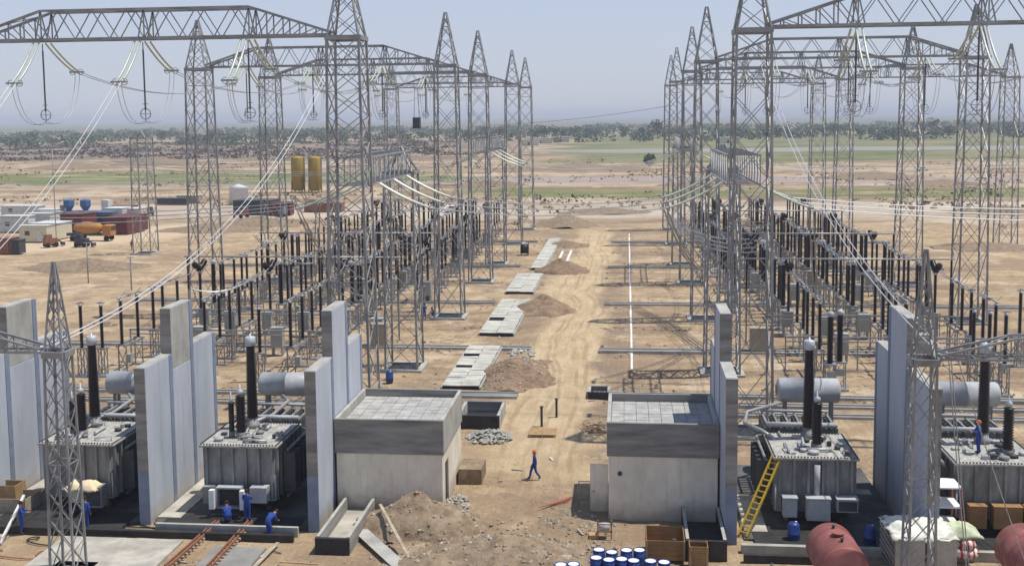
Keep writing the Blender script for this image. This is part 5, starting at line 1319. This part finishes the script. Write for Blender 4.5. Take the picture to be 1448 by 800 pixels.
# hoses in the left foreground
for i in range(3):
    P = [(math.cos(k*.45+i)*(.6+.12*k+.3*i)+.3*k, math.sin(k*.45+i)*(.35+.03*k), .04) for k in range(22)]
    x, y = gp((60, 25, 190)[i], (765, 782, 740)[i]); o = link('hose', MB().tube(P, .035, 5).mesh('hose', ('rubber', 'rebar', 'rubber')[i]), None, (x-1.5, y, relief(x, y)+.05)); o['label'] = ('black hose coiled on the ground by the left edge', 'red hose looped on the ground at the bottom left corner', 'black hose lying before the left bund wall')[i]; o['category'] = 'hose'

# ------------------------------------------------------------------ site camp
def cabin(u0, v0, w_, d, h, mt, lb, cat='site cabin', rz=0, corr=False):
    x, y = gp(u0, v0); t = empty('site_cabin' if not corr else 'shipping_container', (x+w_/2, y, 0), lb, cat, 'site cabins and containers', rz)
    b0 = link('body', MB().box(-w_/2, w_/2, 0, d, .15, h).mesh('body', mt), t)
    link('roof', MB().box(-w_/2-.12, w_/2+.12, -.12, d+.12, h+.003, h+.14).mesh('roof', 'cabin_white' if not corr else mt), t)
    if corr:
        for k in range(int(w_/.6)): link('rib', MB().box(-w_/2+.15+k*.6, -w_/2+.4+k*.6, -.07, -.002, .3, h-.2).mesh('rib', mt), b0)
    else:
        link('window', MB().box(-w_*.3, -w_*.3+.9, -.04, -.002, 1.3, 2.1).mesh('window', 'window'), t); link('door', MB().box(w_*.15, w_*.15+.8, -.04, -.002, .2, 2.15).mesh('door', 'cabin_white'), t)
    return t
cabin(0, 329, 6, 2.6, 3.2, 'cabin_white', 'white site cabin at the far left of the camp')
cabin(28, 343, 5.2, 9, 3.0, 'cabin_cream', 'cream site cabin nearest the camera in the camp')
cabin(38, 325, 5, 5, 3.2, 'cabin_white', 'white site cabin behind the cream one')
cabin(2, 308, 9, 3, 2.6, 'cabin_white', 'long pale roofed cabin at the back left of the camp')
cabin(86, 328, 4.5, 6, 3.4, 'maroon', 'maroon container left of the orange tanker', 'container', 0, True)
cabin(148, 332, 4.6, 9, 3.2, 'maroon', 'maroon container right of the orange tanker', 'container', 0, True)
cabin(112, 321, 7, 3, 3.0, 'cabin_blue', 'blue-grey container behind the orange tanker', 'container', 0, True)
cabin(-5, 360, 2.6, 2.6, 2.6, 'rust', 'small rusty container at the left picture edge', 'container', 0, True)
cabin(12, 360, 1.9, 2.0, 2.3, 'dark_grey', 'small dark steel box beside the rusty container', 'container', 0, True)
cabin(148, 315, 4, 5, 3.0, 'cabin_white', 'white hut at the back of the camp')
cabin(180, 318, 2.6, 4, 3.3, 'cabin_cream', 'narrow cream hut right of the maroon container')
cabin(330, 304, 9, 6, 3.2, 'dark_grey', 'dark shed standing below the white water tank', 'container', 0, True)
cabin(380, 305, 5, 3, 2.8, 'maroon', 'red container behind the outer left tower', 'container', 0, True)
cabin(430, 300, 9, 3, 2.0, 'rust', 'low brown container below the ochre silos', 'container', 0, True)
cabin(52, 314, 4, 2.6, 2.6, 'cabin_white', 'small white hut behind the white site cabins')
cabin(140, 322, 4.5, 2.4, 2.5, 'dark_grey', 'dark steel container wedged behind the maroon one', 'container', 0, True)
cabin(160, 306, 5, 2.4, 2.4, 'rust', 'rusty container at the back right of the camp', 'container', 0, True)
cabin(222, 290, 8, 2.4, 1.6, 'dark_grey', 'low dark steel heap right of the slender column', 'container', 0, True)
cabin(250, 287, 6, 2.4, 1.8, 'oldwood', 'low timber stack crate right of the slender column', 'container', 0, True)
for i, (u, v) in enumerate(((116, 349), (72, 349), (90, 303), (210, 306), (345, 308), (400, 306))):
    x, y = gp(u, v); t = empty('machine', (x, y, 0), ['dark small loader before the orange tanker', 'dark generator beside the cream cabin', 'dark machine left of the blue plant', 'grey machine at the foot of the slender column', 'dark machine beside the white water tank', 'grey machine beyond the outer left tower'][i], 'machine', 'small site machines', i*.9)
    link('body', MB().box(-1.1, 1.1, -.6, .6, .5, 1.5).box(-1.0, .1, -.5, .5, 1.5, 2.2).mesh('body', ('dark_grey', 'rust', 'paint_grey')[i % 3]), t)
    link('arm', MB().bar((1.1, 0, 1.2), (2.0, 0, .6), .2).box(1.9, 2.3, -.6, .6, .15, .7).mesh('arm', 'dark_grey'), t)
    for a in (-.7, .7):
        for c in (-.65, .65): link('wheel', MB().lathe([(.15, -.12), (.4, -.12), (.4, .12), (.15, .12)], (a, c, .4), 10, axis='Y').mesh('wheel', 'rubber'), t)
# orange tanker truck
x, y = gp(130, 340); t = empty('tanker_truck', (x, y, 0), 'orange tanker truck parked between the maroon containers', 'truck')
link('tank', MB().lathe([(.35, -3.3), (.6, -3.1), (1.1, -1.6), (1.15, -.4), (.95, 1.4), (.5, 2.2), (.3, 2.3)], (0, 0, 2.3), 16, axis='X').mesh('tank', 'orange'), t)
link('chassis', MB().box(-4.6, 2.8, -.5, .5, .9, 1.4).mesh('chassis', 'dark_grey'), t)
cb_ = link('cab', MB().box(2.5, 4.2, -1.1, 1.1, .9, 2.9).mesh('cab', 'orange'), t); bevel(cb_, .15); link('windscreen', MB().box(4.202, 4.23, -.95, .95, 1.9, 2.7).mesh('windscreen', 'window'), t)
for a in (-3.2, -2.0, 3.3):
    for c in (-1.0, 1.0): link('wheel', MB().lathe([(.2, -.15), (.48, -.14), (.5, 0), (.48, .14), (.2, .15)], (a, c, .5), 14, axis='Y').mesh('wheel', 'rubber'), t)
# blue batching plant
x, y = gp(118, 306); t = empty('mixing_plant', (x, y, 0), 'blue mixing plant with two hoppers behind the camp', 'mixing plant')
for k, a in enumerate((-3.4, 0.6)): link('hopper', MB().lathe([(.4, 1.2), (1.3, 2.4), (1.3, 3.7), (1.2, 3.8), (.3, 4.0)], (a, 0, 0), 6, smooth=False).mesh('hopper', 'cabin_blue'), t)
link('platform', MB().box(-5, 6.5, -1.4, 1.4, 1.0, 1.3).mesh('platform', 'cabin_blue'), t)
for a in (-4.8, -1.5, 2.3, 6.2): link('leg', MB().box(a-.12, a+.12, -1.2, 1.2, 0, 1).mesh('leg', 'dark_grey'), t)
link('housing', MB().box(5.0, 6.6, -1.2, 1.2, 1.3, 3.8).mesh('housing', 'cabin_white'), t)
# cars
def car(u, v, mt, lb, rz=0):
    x, y = gp(u, v); t = empty('parked_car', (x, y, 0), lb, 'car', 'parked vehicles', rz)
    q = MB(); pr = [(-2.2, .35), (2.2, .35), (2.2, .85), (1.25, 1.0), (.7, 1.5), (-1.2, 1.55), (-1.75, 1.05), (-2.2, .95)]
    n_ = len(pr); vs = [(a, -.85, c) for a, c in pr]+[(a, .85, c) for a, c in pr]; q.add(vs, [tuple(range(n_)), tuple(range(2*n_-1, n_-1, -1))]+[((i+1) % n_, i, n_+i, n_+(i+1) % n_) for i in range(n_)])
    link('body', q.mesh('body', mt), t)
    for s in (-1, 1): link('window', MB().box(-1.1, .6, s*.86-.01, s*.86+.01, 1.05, 1.42).mesh('window', 'window'), t)
    for a in (-1.4, 1.4):
        for c in (-.8, .8): link('wheel', MB().lathe([(.15, -.1), (.32, -.1), (.32, .1), (.15, .1)], (a, c, .33), 12, axis='Y').mesh('wheel', 'rubber'), t)
car(198, 311, 'white', 'white pickup parked at the right end of the camp', 1.3)
car(1304, 242, 'white', 'small white car far out on the plain at the right', .2)
car(410, 292, 'white', 'white vehicle parked below the left ochre silo', .3)
car(445, 291, 'dark_grey', 'dark vehicle parked below the right ochre silo', -.2)
car(640, 300, 'white', 'white vehicle parked beyond the far left switchgear', .4)
# water tank
x, y = gp(338, 289); t = empty('water_tank', (x, y, 0), 'white cylindrical water tank beyond the outer left tower', 'water tank')
link('shell', MB().lathe([(2.4, .3), (2.4, 4.3), (2.45, 4.4), (.3, 5.2)], n=24).mesh('shell', 'cabin_white'), t)
link('stand', MB().box(-2.2, 2.2, -2.2, 2.2, 0, .3).mesh('stand', 'concrete'), t)
# silos
for i, u in enumerate((422, 446)):
    x, y = gp(u, 272); t = empty('cement_silo', (x, y, 0), f'{("left", "right")[i]} of two tall ochre cement silos beyond the yard', 'silo', 'ochre cement silos')
    zt = vy(u, 222, y)[1]
    link('shell', MB().lathe([(1.4, .6), (1.95, 1.2), (1.95, zt-.4), (1.8, zt), (.3, zt+.3)], n=20).mesh('shell', 'silo'), t)
    for a in (-1.5, 1.5):
        for c in (-1.5, 1.5): link('leg', MB().box(a-.15, a+.15, c-.15, c+.15, 0, 3.2).mesh('leg', 'silo'), t)
    link('ladder', MB().box(1.9, 2.15, -.3, .3, 3, zt).mesh('ladder', 'steel'), t)
# thin lamp posts in the left yard
for i, (u, v, ht) in enumerate(((80, 345, 30), (186, 410, 7), (125, 400, 9))):
    x, y = gp(u, v); o = link('thin_mast', MB().tube([(0, 0, 0), (0, 0, ht*.6)], .09, 6).box(-.5, .5, -.06, .06, ht*.6, ht*.6+.1).mesh('thin_mast', 'steel'), None, (x, y, 0)); o['label'] = ('tall thin mast standing in front of the camp', 'short thin mast below the camp track', 'thin mast left of the spoil heap')[i]; o['category'] = 'mast'

# ------------------------------------------------------------------ vegetation
def crown_mesh(seed, h, r, n_=420, mt='leaf'):
    q = MB(); rr = random.Random(seed); bl_ = [(rr.gauss(0, r*.42), rr.gauss(0, r*.42), h*rr.uniform(.2, .8), r*rr.uniform(.35, .6)) for _ in range(9)]
    for _ in range(n_):
        cx, cy, cz, cr_ = rr.choice(bl_); v = Vector((rr.gauss(0, 1), rr.gauss(0, 1), rr.gauss(0, 1))).normalized()*cr_*rr.uniform(.6, 1.08)
        p = Vector((cx, cy, cz))+Vector((v.x, v.y, v.z*.85)); s = r*rr.uniform(.07, .15)
        a = Vector((rr.gauss(0, 1), rr.gauss(0, 1), rr.gauss(0, .6))).normalized()*s; b2 = a.cross(Vector((rr.gauss(0, 1), rr.gauss(0, 1), rr.gauss(0, 1)))).normalized()*s*.8
        q.add([p-a, p+b2, p+a, p-b2], [(0, 1, 2, 3)])
    return q.mesh('crown', mt)
def trunk_mesh(h, r):
    q = MB(); q.tube([(0, 0, -.2), (.1, 0, h*.25), (0, .1, h*.55)], [r*.07, r*.055, r*.03], 6)
    for a in (0, 2.1, 4.2): q.tube([(.05, 0, h*.25), (math.cos(a)*r*.45, math.sin(a)*r*.45, h*.6)], [r*.04, r*.015], 5)
    return q.mesh('trunk', 'bark')
VAR = [(crown_mesh(i, 8+i % 3*2, 4.2+(i % 2), 420, ('leaf', 'leaf2')[i % 2]), trunk_mesh(8+i % 3*2, 4.4)) for i in range(6)]
rnd = random.Random(11)
def tree(u, y, s, lb, grp):
    x = vy(u, 190, y)[0]; c, tm = VAR[rnd.randrange(6)]
    t = empty('tree', (x, y, 0), lb, 'tree', grp, rnd.uniform(0, 6)); t.scale = (s*rnd.uniform(.9, 1.3), s*rnd.uniform(.9, 1.3), s)
    link('trunk', tm, t); link('crown', c, t)
q = MB(); rr = random.Random(77)
for _ in range(900):
    v = Vector((rr.gauss(0, 1), rr.gauss(0, 1), rr.gauss(0, 1))).normalized()*rr.uniform(.6, 1.02); v *= 1+.5*noise.noise(v*2.2); p = Vector((v.x*5, v.y*5, v.z*4.2+4.0)); e = rr.uniform(.4, .9)
    a = Vector((rr.gauss(0, 1), rr.gauss(0, 1), rr.gauss(0, 1))).normalized()*e; b2 = a.cross(Vector((rr.gauss(0, 1), rr.gauss(0, 1), rr.gauss(0, 1)))).normalized()*e
    q.add([p-a, p+b2, p+a, p-b2], [(0, 1, 2, 3)])
BUSH = q.mesh('crown', 'leaf')
for i, (u, v, w_) in enumerate(((748, 206, 15), (764, 203, 20), (793, 201, 14), (703, 207, 12), (1030, 203, 16))):
    x, y = gp(u, v); t = empty('farm_house', (x, y, 0), ORD[i]+' pale farm house from the left, standing among the distant trees', 'house', 'distant pale farm houses')
    link('wall', MB().box(-w_/2, w_/2, 0, 8, 0, 4).mesh('wall', 'cabin_cream'), t); link('roof', MB().box(-w_/2-.6, w_/2+.6, -.6, 8.6, 4.01, 4.6).mesh('roof', 'slab'), t)
    link('door', MB().box(-1, .6, -.1, -.01, 0, 2.6).mesh('door', 'window'), t)
x, y = gp(919, 232); t = empty('tree', (x, y, 0), 'lone dark round bush out in the green field right of centre', 'bush'); t.scale = (.54, .54, .54); link('trunk', VAR[0][1], t); link('crown', BUSH, t)
spec = [(48, 1.5), (195, .9), (205, .9), (228, 1.0), (300, 1.2), (318, 1.1), (330, 1.0), (390, 1.0), (412, 1.3), (430, 1.2), (520, 1.1), (552, 1.1), (566, 1.0), (595, 1.1), (664, 1.2), (690, 1.3), (708, 1.1), (756, 1.1), (770, 1.5), (785, 1.5), (800, 1.2), (812, 1.3), (828, 1.0), (842, 1.0), (880, 1.2), (912, 1.4), (930, 1.6), (950, 1.0), (1020, 1.1), (1098, 1.0), (1117, 1.3), (1165, 1.2), (1178, 1.3), (1215, 1.0), (1232, 1.0), (1260, 1.0), (1318, 1.5), (1342, 1.3), (1398, 1.0), (1425, 1.3)]
for i, (u, s) in enumerate(spec):
    where = 'left of the nearest left tower' if u < 487 else ('between the left towers' if u < 750 else ('in the gap over the road' if u < 945 else 'behind the right towers'))
    n_ = sum(1 for k in spec[:i+1] if (k[0] < 487, k[0] < 750, k[0] < 945) == (u < 487, u < 750, u < 945))
    tree(u, rnd.uniform(980, 1120), s*.95, f'distant dark tree on the skyline belt, {ORD[min(n_-1, 14)]} {where}', 'distant trees of the belt')
q = MB(); rr = random.Random(21)
for _ in range(5600):
    x = rr.uniform(-1000, 1000); y = rr.uniform(880, 2100)
    if noise.noise(Vector((x*.012, y*.008, 2)))+.4*noise.noise(Vector((x*.05, y*.02, 6))) < -.14+abs(y-1150)/2600: continue
    s = rr.uniform(2.4, 5.2)
    for _k in range(30):
        v = Vector((rr.gauss(0, 1)*s*.7, rr.gauss(0, 1)*s*.7, s*rr.uniform(.05, 1.5))); p = Vector((x, y, 0))+v; e = s*rr.uniform(.16, .34)
        a = Vector((rr.gauss(0, 1), rr.gauss(0, 1), rr.gauss(0, .7))).normalized()*e; b2 = a.cross(Vector((rr.gauss(0, 1), rr.gauss(0, 1), rr.gauss(0, 1)))).normalized()*e
        q.add([p-a, p+b2, p+a, p-b2], [(0, 1, 2, 3)])
link('woods', q.mesh('woods', 'leaf'), kind='stuff')
q = MB()
for _ in range(9500):
    x = rr.uniform(-520, -30); y = rr.uniform(560, 980)
    if noise.noise(Vector((x*.02, y*.02, 7)))+.5*noise.noise(Vector((x*.06, y*.05, 3))) < -.02 or x/y > -.17+.1*noise.noise(Vector((y*.02, 1, 1))): continue
    s = rr.uniform(.4, 1.5)
    for _k in range(4):
        p = Vector((x+rr.gauss(0, s), y+rr.gauss(0, s), s*rr.uniform(.1, 1.1))); e = s*rr.uniform(.4, .8)
        a = Vector((rr.gauss(0, 1), rr.gauss(0, 1), rr.gauss(0, .5))).normalized()*e; b2 = a.cross(Vector((rr.gauss(0, 1), rr.gauss(0, 1), rr.gauss(0, 1)))).normalized()*e
        q.add([p-a, p+b2, p+a, p-b2], [(0, 1, 2, 3)])
link('scrub', q.mesh('scrub', 'scrub'), kind='stuff')

q = MB(); rr = random.Random(31)
for _ in range(5200):
    y = 212+rr.random()**1.5*330; x = rr.uniform(-.62, .5)*y
    if noise.noise(Vector((x*.03, y*.02, 5)))+.5*noise.noise(Vector((x*.12, y*.08, 2))) < .08: continue
    if x/y < -.4 and y < 270: continue
    if rr.random() < .55: stone(q, x, y, .05, rr.uniform(.25, .9), rr); continue
    s = rr.uniform(.3, .9)
    for _k in range(5):
        p = Vector((x+rr.gauss(0, s), y+rr.gauss(0, s), s*rr.uniform(.1, .9))); e = s*rr.uniform(.3, .6)
        a = Vector((rr.gauss(0, 1), rr.gauss(0, 1), rr.gauss(0, .5))).normalized()*e; b2 = a.cross(Vector((rr.gauss(0, 1), rr.gauss(0, 1), rr.gauss(0, 1)))).normalized()*e
        q.add([p-a, p+b2, p+a, p-b2], [(0, 1, 2, 3)], 2)
link('undergrowth', q.mesh('undergrowth', ['mound2', 'clod', 'leaf2']), kind='stuff')
for i, (u, v, rx, ry, h) in enumerate([(1000, 262, 14, 8, 2.0), (1235, 252, 16, 9, 2.6), (1330, 262, 14, 8, 2), (860, 300, 10, 5, 1.1), (820, 236, 14, 8, 1.8), (890, 240, 12, 8, 1.6), (105, 238, 22, 12, 3.0), (235, 233, 25, 12, 3.4), (1420, 300, 12, 6, 1.8), (600, 275, 12, 7, 1.8), (690, 262, 12, 7, 1.8)]):
    x, y = gp(u, v); mound(x, y, rx, ry, h, 'mound', 'distant earth bank on the plain, ' + ['just right of the road end', 'behind the second right beam tower', 'near the small white car', 'low one where the pale road ends', 'left of the lone bush', 'right of the farm houses and below the bush', 'at the left edge below the scrub', 'behind the slender far column', 'beyond the far right tower', 'seen through the second left tower', 'seen through the third left tower'][i], 60+i)
# ------------------------------------------------------------------ air
q = MB(); q.box(-29000, 29000, -420, 33000, -4, 52)
mh = bpy.data.materials.new('dusty_air'); mh.use_nodes = True; mn = mh.node_tree; mn.nodes.clear()
oo = mn.nodes.new('ShaderNodeOutputMaterial'); pv = mn.nodes.new('ShaderNodeVolumePrincipled')
pv.inputs['Density'].default_value = .00026; pv.inputs['Color'].default_value = (.86, .9, 1, 1); pv.inputs['Anisotropy'].default_value = .0
mn.links.new(pv.outputs[0], oo.inputs['Volume'])
me = bpy.data.meshes.new('haze'); me.from_pydata(q.v, [], q.f); me.materials.append(mh)
link('haze', me, kind='stuff')
# the prototypes already stand at their first places
